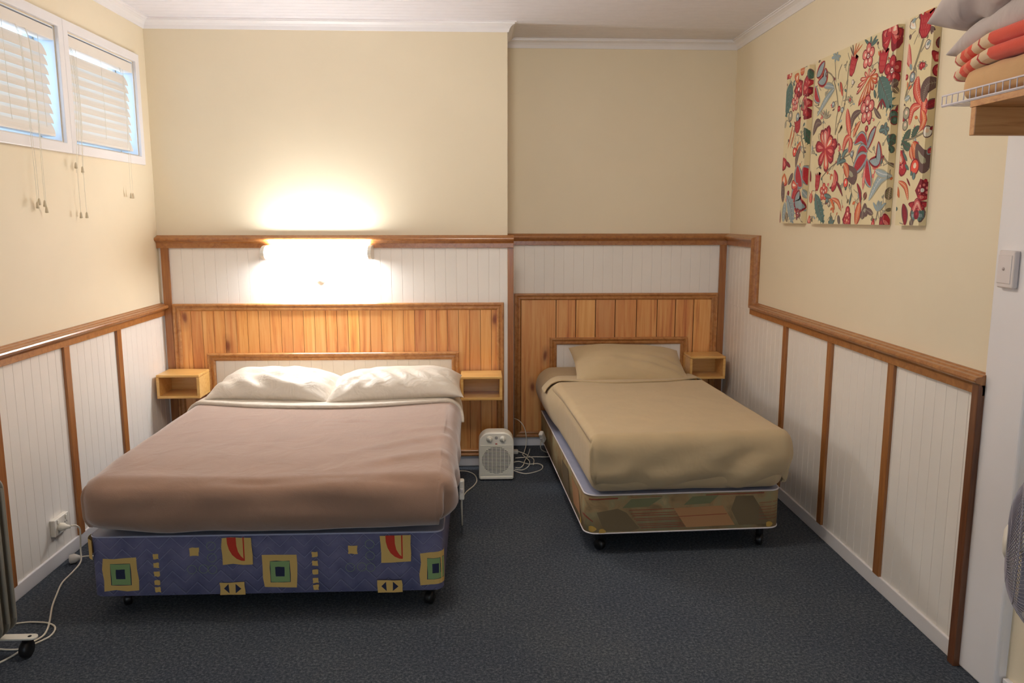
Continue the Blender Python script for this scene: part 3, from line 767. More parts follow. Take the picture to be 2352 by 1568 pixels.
mb = rbB.mesh(step=.022, bottom=False)
o = mb.build('blanket', M['blanket'], solid=.005); tag(o, 'brown wool blanket tucked over the double bed mattress', 'blanket')
rbF = RBox(-1.466, -.093, 2.803, 4.60, .327, .566, .075, .09, .092, False, lambda p, n: n*(.002*nz(p.x, p.y, 0, 5))+(Vector((0, 0, -.010*smooth(.55, 0, abs(p.x+.78)))) if n.z > .5 else Vector((0, 0, 0))))
def yf(x, z):
    t = (x+.78)/.69; base = 3.875+.10*abs(t)**2.5+.004*math.sin(x*13)
    return base - .9*max(0, .566-.05-z)*(1 if x > -.5 else .5)
mb = fold_band(rbF, yf, 4.22, .020, .47); o = mb.build('folded_sheet', M['cream'], solid=.002)
tag(o, 'pale sheet edge folded back over the brown blanket below the pillows', 'sheet')

def pillow(name, mat, L, Wd, T, M4, label, cat, corner=.03, wr=None, n=56, m_=38, sag=None, ends=0, puff=.55):
    vs = []; fs = []
    def P(u, v, side):
        au, av = abs(u), abs(v)
        t = max(0, (1-au**2.6))**puff*max(0, (1-av**2.6))**puff
        pin = 1-.10*(1-au**2)*(av**6)*1.0-0
        x = u*L/2*(1-.045*(1-av**2)*au**4*0-.05*(1-av*av)*au**3)
        y = v*Wd/2*(1-.07*(1-au*au)*av**3)
        z = side*T/2*t
        if wr: z += side*wr(u, v, side)*min(1, t*1.6)
        p = Vector((x, y, z))
        p.z -= ends*au**5+ends*.4*max(0, v)**4*au**2
        if sag: p = sag(p, u, v)
        return p
    for side in (1, -1):
        off = len(vs)
        for i in range(n+1):
            for j in range(m_+1):
                u = math.sin((i/n-.5)*PI); v = math.sin((j/m_-.5)*PI)
                vs.append(P(u, v, side))
        for i in range(n):
            for j in range(m_):
                a = off+i*(m_+1)+j; q = (a, a+m_+1, a+m_+2, a+1); fs.append(q if side > 0 else q[::-1])
    vs = [M4@p for p in vs]
    me = bpy.data.meshes.new(name); me.from_pydata([tuple(p) for p in vs], [], fs); me.materials.append(mat)
    bm = bmesh.new(); bm.from_mesh(me); bmesh.ops.remove_doubles(bm, verts=bm.verts, dist=.0004); bmesh.ops.recalc_face_normals(bm, faces=bm.faces)
    for f in bm.faces: f.smooth = True
    bm.to_mesh(me); bm.free()
    o = bpy.data.objects.new(name, me); COL.objects.link(o); tag(o, label, cat)
    return o
def XF(loc, rx=0, ry=0, rz=0):
    return Matrix.Translation(loc)@Matrix.Rotation(rz, 4, 'Z')@Matrix.Rotation(ry, 4, 'Y')@Matrix.Rotation(rx, 4, 'X')
def wr1(u, v, s):
    r = .008*math.exp(-(v+.55)**2*5)
    for (a, ph, fr, am, cu, cv) in ((.95, 0, 30, .010, -.55, -.25), (.6, 1, 26, .009, .25, -.35), (-.5, 2, 28, .007, .75, .2), (.8, 3, 34, .006, -.1, .2)):
        w = math.exp(-((u-cu)**2*2.2+(v-cv)**2*2.2)); r += am*w*math.sin(fr*(u*math.sin(a)*.6+v*math.cos(a)*.5)+ph+2*noise.noise(Vector((u*1.6, v*1.6, ph))))
    return r+.006*noise.noise(Vector((u*2.2, v*2.2, 3)))
pillow('pillow', M['cream'], .67, .42, .138, XF((-1.065, 4.175, .624), rx=math.radians(7), ry=math.radians(1.5), rz=math.radians(-2.5)),
       'left one of the two cream satin pillows on the double bed', 'pillow', wr=wr1, ends=.035)
def wr2(u, v, s):
    r = .013*math.exp(-((u+.70)**2*5+(v+.1)**2*2))*math.sin(26*(u*.8-v*.35))+.008*math.exp(-(v+.6)**2*7)
    r += .010*math.exp(-((u)**2*1.2+(v+.3)**2*6))*math.sin(24*u+8*v)+.008*math.exp(-((u-.8)**2*6+(v)**2*2))*math.sin(24*(u*.5+v*.6))
    return r+.005*noise.noise(Vector((u*2, v*2, 9)))
pillow('pillow', M['cream'], .715, .42, .140, XF((-.440, 4.155, .625), rx=math.radians(6), ry=math.radians(-2.5), rz=math.radians(2)),
       'right one of the two cream satin pillows, its end lapping over the other', 'pillow', wr=wr2, ends=.030)

for q in COL.objects:
    if q.name.startswith('pillow'): q['group'] = 'cream pillows on the double bed'
# ------------------------------------------------------------------ single bed: everything rotated with the base
RZS = math.radians(2.6); OS = Vector((.938, 3.308, 0)); MS = Matrix.Translation(OS)@Matrix.Rotation(RZS, 4, 'Z')
def xf_mb(mb): mb.v = [tuple(MS@Vector(p)) for p in mb.v]; return mb
def s_head(p, n):
    v = n*(.003*nz(p.x, p.y, p.z, 6))
    if n.x < -.2: v += Vector((-.050*smooth(.75, 1.3, p.y)*math.sin(PI*min(1, max(0, (p.z-.30)/.26))), 0, 0))
    return v
rs = RBox(-.445, .445, .02, 1.735, .290, .553, .06, .07, .07, True, s_head)
o = xf_mb(rs.mesh()).build('mattress', M['tan']); tag(o, 'single mattress in a tan fitted sheet, showing beside the tan pillow', 'mattress')
def s_cov(p, n):
    a = .003*nz(p.x, p.y, p.z, 5)
    if n.y < -.1:
        a += smooth(.1, .6, -n.y)*.012*math.sin((p.x*1.1-p.z*1.6)*17+2*nz(p.x, 0, p.z, 3))*smooth(.52, .42, p.z)*(.4+.6*smooth(-.1, .3, p.x))+.006*nz(p.x*1.4, 0, p.z*2.6, 6)
    v = n*a
    phi = math.atan2(n.x, -n.y) if (abs(n.x)+abs(n.y)) > .25 else None
    hz = smooth(.548, .50, p.z)
    if phi is not None and phi < -.1:
        g = smooth(-.93, -.85, phi); v += smooth(.25, .7, math.hypot(n.x, n.y))*Vector((n.x, n.y, 0))*(.030*(g-1)+.012*math.exp(-((phi+.80)/.09)**2))*hz
    if phi is not None and phi > .1:
        g = smooth(1.24, 1.16, phi); v += smooth(.25, .7, math.hypot(n.x, n.y))*Vector((n.x, n.y, 0))*(.014*(g-1)+.008*math.exp(-((phi-1.08)/.10)**2))*hz
    if n.x < -.3:
        v += Vector((.022*smooth(.42, .32, p.z)*smooth(1.0, .2, p.y)-.050*smooth(.75, 1.3, p.y)*math.sin(PI*min(1, max(0, (p.z-.28)/.28))), 0, 0))
    lo = smooth(.40, .30, p.z)*smooth(.3, .8, -n.y); v += Vector((0, .030*lo, .006*math.sin(p.x*14+1)*lo+.02*abs(p.x/.46)**6*lo))
    return v
rc = RBox(-.462, .462, 0, 1.15, .294, .562, .050, .055, .075, False, s_cov)
o = xf_mb(rc.mesh(step=.022, bottom=False)).build('bed_cover', M['tan'], solid=.004); tag(o, 'tan cotton cover tucked over the single bed', 'bed cover')
rcF = RBox(-.462, .462, 0, 1.7, .294, .562, .065, .085, .080, False, lambda p, n: n*(.002*nz(p.x, p.y, 0, 5))+(Vector((-.050*smooth(.75, 1.3, p.y)*math.sin(PI*min(1, max(0, (p.z-.28)/.28))), 0, 0)) if n.x < -.3 else Vector((0, 0, 0))))
mb = fold_band(rcF, lambda x, z: 1.10+.11*abs(x/.44)**2+.004*math.sin(x*17)-.5*max(0, .51-z), 1.33, .008, .49); o = xf_mb(mb).build('folded_sheet', M['tan'], solid=.002)
tag(o, 'tan sheet edge folded back across the single bed below its pillow', 'sheet')
def wr3(u, v, s):
    r = .008*math.exp(-((u-.35)**2*2+(v+.45)**2*4))*math.sin(17*(u*.45+v*.9)+1)+.005*math.exp(-((u-.7)**2*4+v*v*2))*math.sin(20*(u*.6-v*.5))
    return r+.007*noise.noise(Vector((u*1.8, v*1.8, 5)))
pillow('pillow', M['tan'], .69, .41, .150, XF((.912, 4.66, .622), rx=math.radians(22), ry=math.radians(2), rz=math.radians(1.5)),
       'tan cotton pillow leaning on the low headboard of the single bed', 'pillow', wr=wr3, ends=.012)

# ------------------------------------------------------------------ cords
def cord(name, pts, r=.0032, parent=None, label=None, cat='cord', mat='cord', n=6):
    b = MB(); b.tube(catmull(pts, n), r, 8)
    if parent: return part(b, name, M[mat], parent)
    o = b.build(name, M[mat]); tag(o, label, cat); return o
def hand_control(loc, size, rz, label, tilt=0):
    root = empty('blanket_controller', loc, label, 'controller', rz=rz)
    a, c, h = size; b = MB(); b.box(-a, a, -c, c, 0, h); o = b.build('housing', M['plastic'], root, bevel=min(a, c)*.6, bseg=3)
    o.rotation_euler = (tilt, 0, 0)
    b = MB(); b.box(-a*.5, a*.5, -c-.003, -c+.001, h*.45, h*.6); s = b.build('slider', M['wplate'], root, bevel=.001); s.rotation_euler = (tilt, 0, 0)
    return root
r0 = hand_control((-.079, 3.50, .215), (.012, .020, .095), 0, 'white hand controller hanging low against the right side of the double bed')
cord('cord', [(-.079, 3.50, .217), (-.080, 3.55, .08), (-.084, 3.72, .012), (-.090, 3.90, .005), (-.094, 4.02, .004), (-.089, 4.092, .004), (-.067, 4.194, .004), (-.029, 4.286, .004), (-.012, 4.372, .004),
              (-.020, 4.46, .004), (-.045, 4.517, .004), (-.085, 4.552, .004), (-.16, 4.556, .004), (-.26, 4.54, .004)], .0033, r0)
# fan heater
root = empty('fan_heater', (.10, 4.44, 0), 'small cream upright fan heater on the carpet between the two beds', 'heater')
hx0, hx1, hy = .001, .202, 4.385
def arch(x0, x1, z0, z1, rt, rb_):
    P = []
    for cx, cz, a0, r in ((x1-rb_, z0+rb_, -PI/2, rb_), (x1-rt, z1-rt, 0, rt), (x0+rt, z1-rt, PI/2, rt), (x0+rb_, z0+rb_, PI, rb_)):
        for i in range(9): a = a0+PI/2*i/8; P.append((cx+r*math.cos(a), cz+r*math.sin(a)))
    return P
b = MB(); b.prism(arch(hx0, hx1, .004, .283, .062, .014), 'xz', hy, hy+.105); part(b, 'housing', M['plasticc'], root, bevel=.008, bseg=4)
cx, cz, cr_ = .1015, .121, .080
b = MB(); b.lathe([(cr_, 0), (cr_, -.0012)], (cx, hy+.0006, cz), 'y', 48); 
b.v = [(cx+(p[0]-cx)*1.03, p[1], cz+(p[2]-cz)*1.0) for p in b.v]; part(b, 'air_opening', M['dark'], root)
b = MB()
for i in range(21):
    z = .036+i*.0085; b.box(hx0+.010, hx1-.010, hy-.0040, hy-.0004, z, z+.0042)
for i in range(-3, 4): b.box(cx+i*.0235-.0013, cx+i*.0235+.0013, hy-.0032, hy-.0004, .040, .203)
part(b, 'grille', M['plasticc'], root)
b = MB(); b.box(hx0+.006, hx1-.006, hy-.008, hy+.002, .010, .024); part(b, 'base_lip', M['plasticc'], root, bevel=.003)
for kx in (.063, .139):
    b = MB(); b.lathe([(.019, 0), (.019, -.002)], (kx, hy, .246), 'y', 28); b.lathe([(.0155, -.002), (.0145, -.010)], (kx, hy, .246), 'y', 28); o = part(b, 'dial', M['plasticc'], root)
    b = MB(); b.box(kx-.0025, kx+.0025, hy-.016, hy-.009, .234, .258); b.v = [(kx+(p[0]-kx)*.77+(p[2]-.246)*-.6, p[1], .246+(p[2]-.246)*.8+(p[0]-kx)*.6) for p in b.v]
    shift(b, root.location); b.build('pointer', M['plasticc'], o)
b = MB(); b.prism([(.1015-.007, .2185), (.1015, .2215), (.1015+.007, .2185), (.1015, .2155)], 'xz', hy-.004, hy); part(b, 'indicator_light', M['red'], root)
b = MB(); b.tube([(.1015+.0072*math.cos(2*PI*i/20), hy-.0012, .253+.0072*math.sin(2*PI*i/20)) for i in range(20)], .0010, 6, closed=True)
b.tube([(.0975, hy-.0012, .257), (.1015, hy-.0012, .252), (.1055, hy-.0012, .249)], .0010, 6); b.tube([(.0985, hy-.0012, .250), (.1045, hy-.0012, .256)], .0008, 6)
part(b, 'emblem', plain('grey_print', lin(120, 112, 118), .6), root)
for kx in (.02, .183):
    b = MB(); b.box(kx-.012, kx+.012, hy+.01, hy+.095, 0, .006); part(b, 'foot', M['black'], root)
cord('power_cord', [(.19, 4.49, .03), (.205, 4.53, .012), (.246, 4.505, .004), (.284, 4.488, .004), (.338, 4.518, .004), (.378, 4.566, .004), (.389, 4.633, .004), (.363, 4.677, .004), (.309, 4.671, .004),
                    (.271, 4.707, .004), (.245, 4.726, .004), (.205, 4.70, .004), (.16, 4.64, .006)], .0032, root)
# loose leads between the heater and the single bed
r1 = hand_control((.395, 4.62, .165), (.013, .018, .075), math.radians(-30), 'white inline controller hanging by the head end of the single bed', tilt=math.radians(35))
cord('cord', [(.385, 4.60, .166), (.372, 4.64, .10), (.385, 4.80, .03), (.392, 4.90, .006), (.382, 4.898-.03, .005), (.333, 4.80, .006), (.275, 4.76, .009), (.225, 4.72, .010), (.17, 4.68, .008)], .0032, r1)
cord('extension_cord', [(.216, 5.03, .197), (.235, 5.015, .203), (.262, 5.0, .195), (.290, 4.99, .165), (.306, 4.985, .12), (.312, 4.98, .07), (.306, 4.96, .03), (.292, 4.90, .009), (.280, 4.84, .012), (.30, 4.76, .014), (.315, 4.70, .008), (.299, 4.60, .010), (.261, 4.54, .010), (.215, 4.545, .012)],
     .0028, None, 'thin white lead rising in a hook by the post behind the fan heater', 'cord')
cord('extension_cord', [(.335, 4.99, .004), (.320, 4.86, .016), (.302, 4.771, .018), (.285, 4.70, .016), (.272, 4.63, .012), (.250, 4.57, .014), (.222, 4.585, .010)],
     .0028, None, 'short cream lead lying tangled on the carpet right of the fan heater', 'cord')
# connector block near the skirting behind the fan heater
root = empty('cord_connector', (.222, 4.90, 0), 'cream plug connector lying on the carpet behind the fan heater', 'connector')
b = MB(); b.box(.205, .255, 4.885, 4.925, .0, .026); part(b, 'housing', M['plasticc'], root, bevel=.008, bseg=3)
cord('lead', [(.254, 4.905, .014), (.29, 4.88, .008), (.325, 4.82, .004), (.345, 4.76, .004), (.335, 4.66, .004)], .0032, root)

# left side: outlet, heater, leads
root = empty('power_outlet', (XL+.009, 3.36, .18), 'white double power outlet on the left panelling above the skirting', 'outlet')
b = MB(); b.box(XL+.009, XL+.031, 3.300, 3.418, .143, .218); part(b, 'face_plate', M['plastic'], root, bevel=.004, bseg=3)
for yy in (3.325, 3.393):
    b = MB(); b.box(XL+.031, XL+.035, yy-.006, yy+.006, .196, .212); part(b, 'rocker_switch', M['plastic'], root, bevel=.001)
b = MB()
for dy, dz, a in ((-.007, .004, .5), (.007, .004, -.5), (0, -.010, 0)):
    b.box(XL+.0305, XL+.0316, 3.390+dy-.0012, 3.390+dy+.0012, .178+dz-.004, .178+dz+.004)
part(b, 'socket_slots', M['dark'], root)
root = empty('oil_heater', (-1.68, 2.3, 0), 'grey oil-filled column heater standing at the left picture edge', 'heater')
fx0, fx1 = -1.762, -1.578
def fin(yc):
    b = MB(); P = arch(fx0, fx1, .105, .655, .045, .045)
    b.prism(P, 'xz', yc-.003, yc+.003); return b
for i in range(11):
    yc = 2.59-i*.040
    b = fin(yc)
    for xx in (fx0+.03, fx0+.075, fx1-.075, fx1-.03):
        b.tube([(xx, yc, .13), (xx, yc, .63)], .0105, 8)
    b.tube([(fx1-.008, yc, .15), (fx1-.008, yc, .612)], .0075, 8)
    part(b, 'fin', M['heater'], root, bevel=.002)
b = MB(); b.box(fx0+.02, fx1-.02, 2.12, 2.17, .10, .66); part(b, 'control_housing', M['heater'], root, bevel=.01)
for z in (.16, .60):
    b = MB(); b.lathe([(.022, 2.14), (.022, 2.60)], ((fx0+fx1)/2, 0, z), 'y', 16); part(b, 'oil_pipe', M['heater'], root)
for yy in (2.20, 2.60):
    b = MB(); P = []
    for cxx, a0 in ((-1.540, -PI/2), (-1.800, PI/2)):
        for i in range(9): a = a0+PI*i/8; P.append((cxx+.018*math.cos(a), yy+.018*math.sin(a)))
    b.prism(P, 'xy', .070, .076); ft = part(b, 'foot', M['plasticc'], root, bevel=.001)
    b = MB(); b.lathe([(.006, .076), (.0062, .0768)], (-1.548, yy, 0), 'z', 14); shift(b, root.location); b.build('foot_hole', M['dark'], ft)
    b = MB(); b.box(-1.70, -1.64, yy-.012, yy+.012, .076, .115); shift(b, root.location); b.build('bracket', M['heater'], ft)
    for cxx in (-1.562, -1.785):
        b = MB(); b.lathe([(.006, -.015), (.028, -.013), (.031, -.006), (.031, .006), (.028, .013), (.006, .015)], (cxx, yy, .031), 'x', 20)
        b.box(cxx-.008, cxx+.008, yy-.010, yy+.010, .03, .071)
        shift(b, root.location); b.build('caster', M['black'], ft)
pc = cord('power_cord', [(XL+.075, 3.345, .178), (XL+.088, 3.362, .172), (XL+.094, 3.378, .150), (XL+.090, 3.385, .11), (XL+.085, 3.388, .05), (XL+.10, 3.35, .010), (-1.735, 3.26, .004), (-1.728, 3.16, .004), (-1.695, 3.05, .004), (-1.660, 2.95, .004), (-1.612, 2.84, .004), (-1.586, 2.77, .004),
                        (-1.578, 2.723, .006), (-1.590, 2.671, .010), (-1.613, 2.60, .004), (-1.66, 2.50, .004), (-1.72, 2.30, .004), (-1.75, 2.15, .01), (-1.72, 2.10, .08), (-1.68, 2.11, .14)], .0036, root)
b = MB(); b.lathe([(.017, .0), (.018, .012), (.016, .022), (.010, .030), (.007, .045)], (XL+.031, 3.335, .178), 'x', 18); shift(b, root.location); b.build('plug', M['plasticc'], pc)
cord('extension_cord', [(-1.79, 2.80, .004), (-1.74, 2.822, .004), (-1.69, 2.834, .004), (-1.646, 2.832, .004), (-1.61, 2.824, .004), (-1.574, 2.800, .004), (-1.556, 2.765, .004), (-1.553, 2.728, .004), (-1.566, 2.700, .004), (-1.590, 2.668, .003), (-1.613, 2.643, .004), (-1.681, 2.646, .004), (-1.76, 2.68, .004)],
     .0034, None, 'cream lead looped on the carpet around the foot of the oil heater', 'cord')
root = empty('plug_connector', (-1.775, 3.372, 0), 'white round plug on the carpet by the left skirting beside the bed base', 'plug')
b = MB(); b.lathe([(.012, -.022), (.020, -.018), (.021, .002), (.016, .010), (.008, .022)], (0, 0, 0), 'x', 18)
a = .55; b.v = [(-1.775+p[0]*math.cos(a)-p[1]*math.sin(a), 3.36+p[0]*math.sin(a)+p[1]*math.cos(a), .0215+p[2]) for p in b.v]; part(b, 'housing', M['plastic'], root)
cord('lead', [(-1.757, 3.371, .022), (-1.735, 3.385, .020), (-1.68, 3.42, .008), (-1.60, 3.47, .004), (-1.45, 3.5, .004)], .003, root)

# ------------------------------------------------------------------ right side
root = empty('light_switch', (1.62, 2.337, 1.345), 'white light switch on the white wall column', 'switch')
b = MB(); b.box(1.602, 1.62, 2.300, 2.374, 1.288, 1.402); part(b, 'face_plate', M['wplate'], root, bevel=.005, bseg=3)
b = MB(); b.box(1.600, 1.603, 2.310, 2.372, 1.302, 1.388); part(b, 'rocker', M['wplate'], root, bevel=.002)
b = MB(); b.lathe([(.005, 0), (.0045, -.002)], (1.600, 2.343, 1.346), 'x', 14); part(b, 'rocker_dot', plain('switch_dot', lin(190, 176, 174), .5), root)

MOTIFS=[('b','S','olive',0.006,[[3.724,2.168],[3.647,2.136],[3.607,2.086],[3.581,2.038],[3.563,1.979],[3.573,1.929],[3.575,1.866]]),
('b','S','olive',0.006,[[3.48,2.154],[3.487,2.106],[3.486,2.057],[3.495,2.008],[3.512,1.966],[3.544,1.92],[3.575,1.872]]),
('b','S','olive',0.005,[[3.689,1.685],[3.615,1.72],[3.543,1.742],[3.474,1.76],[3.382,1.776]]),
('b','S','olive',0.008,[[3.153,1.753],[3.11,1.722],[3.052,1.688]]),
('b','S','grey',0.004,[[3.622,2.19],[3.611,2.15],[3.6,2.098]]),
('b','S','grey',0.004,[[3.55,2.165],[3.575,2.138],[3.58,2.107]]),
('b','S','olive',0.008,[[3.189,2.06],[3.167,2.011],[3.136,1.973]]),
('b','S','teal',0.008,[[3.308,2.212],[3.292,2.163]]),
('b','S','grey',0.004,[[3.445,2.05],[3.414,2.07]]),
('b','S','grey',0.004,[[3.516,2.005],[3.468,2.004]]),
('b','L','brown',0.006,[[3.443,2.178],[3.461,2.239]]),
('b','L','orange',0.006,[[3.443,2.178],[3.422,2.234]]),
('b','L','orange',0.006,[[3.443,2.178],[3.367,2.212]]),
('b','L','orange',0.006,[[3.443,2.178],[3.395,2.222]]),
('b','L','brown',0.006,[[3.443,2.178],[3.479,2.224]]),
('b','T','red',0.045,[[3.46,2.099],[3.43,2.179]]),
('b','T','red',0.05,[[3.195,2.064],[3.181,2.153]]),
('b','T','red',0.04,[[3.737,1.625],[3.73,1.706]]),
('b','L','teal',0.012,[[3.295,2.189],[3.352,2.226]]),
('b','L','teal',0.012,[[3.295,2.189],[3.298,2.231]]),
('b','L','teal',0.012,[[3.295,2.189],[3.25,2.221]]),
('b','L','teal',0.012,[[3.295,2.189],[3.237,2.204]]),
('b','F','pink',0.04,[[3.312,2.154]]),
('b','F','pink',0.046,[[3.292,1.939]]),
('b','F','red',0.045,[[3.112,2.061]]),
('b','F','salmon',0.032,[[3.66,1.617]]),
('b','P','red',0.045,[[3.667,1.812],[3.642,1.916]]),
('b','P','salmon',0.045,[[3.667,1.812],[3.724,1.902]]),
('b','P','red',0.045,[[3.667,1.812],[3.779,1.836]]),
('b','P','red',0.045,[[3.667,1.812],[3.733,1.744]]),
('b','P','salmon',0.045,[[3.667,1.812],[3.644,1.705]]),
('b','P','red',0.045,[[3.667,1.812],[3.58,1.751]]),
('b','P','red',0.045,[[3.667,1.812],[3.547,1.829]]),
('b','P','salmon',0.045,[[3.667,1.812],[3.596,1.859]]),
('b','P','pink',0.045,[[3.667,1.812],[3.683,1.908]]),
('b','P','red',0.045,[[3.667,1.812],[3.569,1.788]]),
('b','P','red',0.06,[[3.132,2.206],[3.2,2.169]]),
('b','P','red',0.06,[[3.132,2.206],[3.21,2.213]]),
('b','P','red',0.06,[[3.132,2.206],[3.162,2.234]]),
('b','P','dred',0.06,[[3.132,2.206],[3.083,2.141]]),
('b','P','red',0.06,[[3.132,2.206],[3.073,2.172]]),
('b','P','pink',0.06,[[3.132,2.206],[3.092,2.225]]),
('b','P','orange',0.022,[[3.281,2.066],[3.372,1.962]]),
('b','P','orange',0.022,[[3.281,2.066],[3.335,1.97]]),
('b','P','orange',0.022,[[3.281,2.066],[3.288,1.99]]),
('b','P','orange',0.022,[[3.281,2.066],[3.252,2.009]]),
('b','P','orange',0.022,[[3.281,2.066],[3.221,2.036]]),
('b','P','orange',0.022,[[3.281,2.066],[3.218,2.058]]),
('b','P','salmon',0.014,[[3.301,2.065],[3.396,2.014]]),
('b','P','salmon',0.014,[[3.301,2.065],[3.393,2.043]]),
('b','P','salmon',0.014,[[3.301,2.065],[3.37,2.07]]),
('b','P','salmon',0.014,[[3.301,2.065],[3.334,2.094]]),
('b','P','salmon',0.014,[[3.301,2.065],[3.293,2.105]]),
('b','P','salmon',0.014,[[3.301,2.065],[3.238,2.09]]),
('b','Y','blue',0.035,[[3.267,1.776],[3.242,1.824],[3.207,1.862]]),
('b','Y','redY',0.04,[[3.266,1.788],[3.322,1.831],[3.387,1.807]]),
('b','Y','redY',0.04,[[3.261,1.767],[3.317,1.78],[3.359,1.744]]),
('b','Y','redY',0.065,[[3.265,1.753],[3.326,1.73],[3.38,1.687]]),
('b','Y','redY',0.05,[[3.264,1.74],[3.252,1.677],[3.214,1.622]]),
('b','Y','blue',0.045,[[3.245,1.73],[3.173,1.726],[3.177,1.802]]),
('b','L','pink',0.018,[[3.276,1.706],[3.283,1.612]]),
('b','V','teal',0.085,[[3.205,2.05],[3.16,1.993],[3.098,1.923]]),
('b','V','teal',0.07,[[3.748,1.609],[3.703,1.545],[3.642,1.48]]),
('b','L','dred',0.01,[[3.174,1.966],[3.211,1.925]]),
('b','L','dred',0.01,[[3.174,1.966],[3.176,1.924]]),
('b','L','dred',0.01,[[3.174,1.966],[3.137,1.925]]),
('b','L','blue',0.03,[[3.605,2.073],[3.685,2.039],[3.781,1.972]]),
('b','L','blue',0.028,[[3.613,2.078],[3.673,2.093],[3.727,2.1]]),
('b','L','blue',0.04,[[3.071,1.661],[3.148,1.649],[3.228,1.568]]),
('b','L','blue',0.03,[[3.082,1.664],[3.133,1.672],[3.187,1.688]]),
('b','L','brown',0.03,[[3.342,1.94],[3.408,1.924],[3.427,1.871]]),
('b','P','brown',0.06,[[3.458,1.728],[3.413,1.692],[3.342,1.661]]),
('b','L','orange',0.04,[[3.471,1.732],[3.442,1.706],[3.423,1.67]]),
('b','L','salmon',0.035,[[3.471,1.967],[3.453,1.905],[3.426,1.84]]),
('b','L','salmon',0.03,[[3.427,1.846],[3.467,1.832],[3.49,1.783]]),
('b','L','salmon',0.03,[[3.433,1.841],[3.417,1.809],[3.432,1.776]]),
('b','L','orange',0.022,[[3.341,1.899],[3.377,1.872],[3.4,1.837]]),
('b','L','orange',0.045,[[3.299,1.565],[3.312,1.518],[3.325,1.468]]),
('b','L','dred',0.02,[[3.337,1.644],[3.304,1.602],[3.295,1.56]]),
('b','L','orange',0.018,[[3.574,1.586],[3.507,1.569],[3.468,1.528]]),
('b','L','orange',0.015,[[3.589,1.587],[3.558,1.564],[3.534,1.534]]),
('b','L','teal',0.022,[[3.442,1.79],[3.476,1.776],[3.49,1.752]]),
('b','L','teal',0.022,[[3.504,1.778],[3.522,1.753],[3.535,1.729]]),
('b','L','teal',0.02,[[3.528,1.738],[3.487,1.746],[3.453,1.746]]),
('b','L','blue',0.014,[[3.612,2.208],[3.646,2.233]]),
('b','L','blue',0.014,[[3.612,2.208],[3.596,2.227]]),
('b','L','blue',0.014,[[3.612,2.208],[3.566,2.202]]),
('b','L','blue',0.014,[[3.612,2.208],[3.659,2.212]]),
('b','L','blue',0.014,[[3.612,2.208],[3.622,2.187]]),
('b','L','blue',0.014,[[3.612,2.208],[3.579,2.186]]),
('b','L','teal',0.02,[[3.134,1.843],[3.17,1.858]]),
('b','L','teal',0.02,[[3.134,1.843],[3.125,1.87]]),
('b','L','teal',0.02,[[3.134,1.843],[3.1,1.84]]),
('b','L','teal',0.02,[[3.134,1.843],[3.149,1.828]]),
('b','L','teal',0.02,[[3.134,1.843],[3.114,1.819]]),
('b','L','teal',0.02,[[3.134,1.843],[3.179,1.842]]),
('b','L','green',0.025,[[3.085,1.799],[3.114,1.813]]),
('b','L','green',0.025,[[3.085,1.799],[3.076,1.821]]),
('b','L','green',0.025,[[3.085,1.799],[3.067,1.787]]),
('b','L','green',0.025,[[3.085,1.799],[3.094,1.777]]),
('b','L','green',0.025,[[3.085,1.799],[3.107,1.796]]),
('b','B','green',0.02,[[3.086,1.891]]),
('b','B','green',0.016,[[3.079,1.872]]),
('b','L','green',0.02,[[3.094,1.777],[3.081,1.762],[3.086,1.749]]),
('b','L','grey',0.01,[[3.448,2.0],[3.475,2.017]]),
('b','L','grey',0.01,[[3.448,2.0],[3.467,1.992]]),
('b','L','grey',0.01,[[3.448,2.0],[3.428,2.009]]),
('b','L','grey',0.01,[[3.448,2.0],[3.419,1.986]]),
('b','L','grey',0.01,[[3.448,2.0],[3.449,2.021]]),
('b','L','grey',0.01,[[3.448,2.0],[3.446,1.981]]),
('b','B','red',0.008,[[3.449,2.0]]),
('b','B','red',0.012,[[3.552,1.976]]),
('b','B','blue',0.012,[[3.519,1.967]]),
('b','B','white',0.01,[[3.434,2.07]]),
('b','B','blue',0.013,[[3.612,2.002]]),
('b','L','olive',0.012,[[3.527,1.887],[3.513,1.895],[3.547,1.869]]),
('b','L','grey',0.01,[[3.685,1.949],[3.743,1.99]]),
('b','L','grey',0.01,[[3.685,1.949],[3.712,1.993]]),
('b','L','grey',0.01,[[3.685,1.949],[3.681,1.993]]),
('b','L','grey',0.01,[[3.685,1.949],[3.65,1.98]]),
('b','L','grey',0.01,[[3.685,1.949],[3.626,1.961]]),
('b','L','brown',0.035,[[3.726,1.932],[3.778,1.938],[3.813,1.887]]),
('b','B','red',0.012,[[3.285,1.862]]),
('b','B','red',0.009,[[3.265,1.885]]),
('b','L','brown',0.018,[[3.235,1.94],[3.203,1.91],[3.17,1.889]]),
('b','B','coral',0.02,[[3.441,1.649]]),
('b','L','teal',0.012,[[3.436,1.634],[3.441,1.617]]),
('b','P','red',0.035,[[3.562,1.712],[3.535,1.669],[3.577,1.62]]),
('b','L','salmon',0.018,[[3.562,1.705],[3.553,1.673],[3.567,1.637]]),
('b','L','dred',0.014,[[3.536,1.659],[3.506,1.639],[3.462,1.593]]),
('b','D','red',0.03,[[3.407,1.492]]),
('b','B','red',0.018,[[3.405,1.53]]),
('b','B','pink',0.012,[[3.404,1.515]]),
('b','L','teal',0.01,[[3.395,1.552],[3.379,1.607]]),
('b','B','salmon',0.012,[[3.406,1.486]]),
('b','P','red',0.06,[[3.061,1.471],[3.114,1.487]]),
('b','P','dred',0.04,[[3.124,1.47],[3.097,1.49]]),
('b','P','red',0.035,[[3.164,1.47],[3.187,1.482]]),
('b','L','olive',0.012,[[3.09,1.528],[3.062,1.533]]),
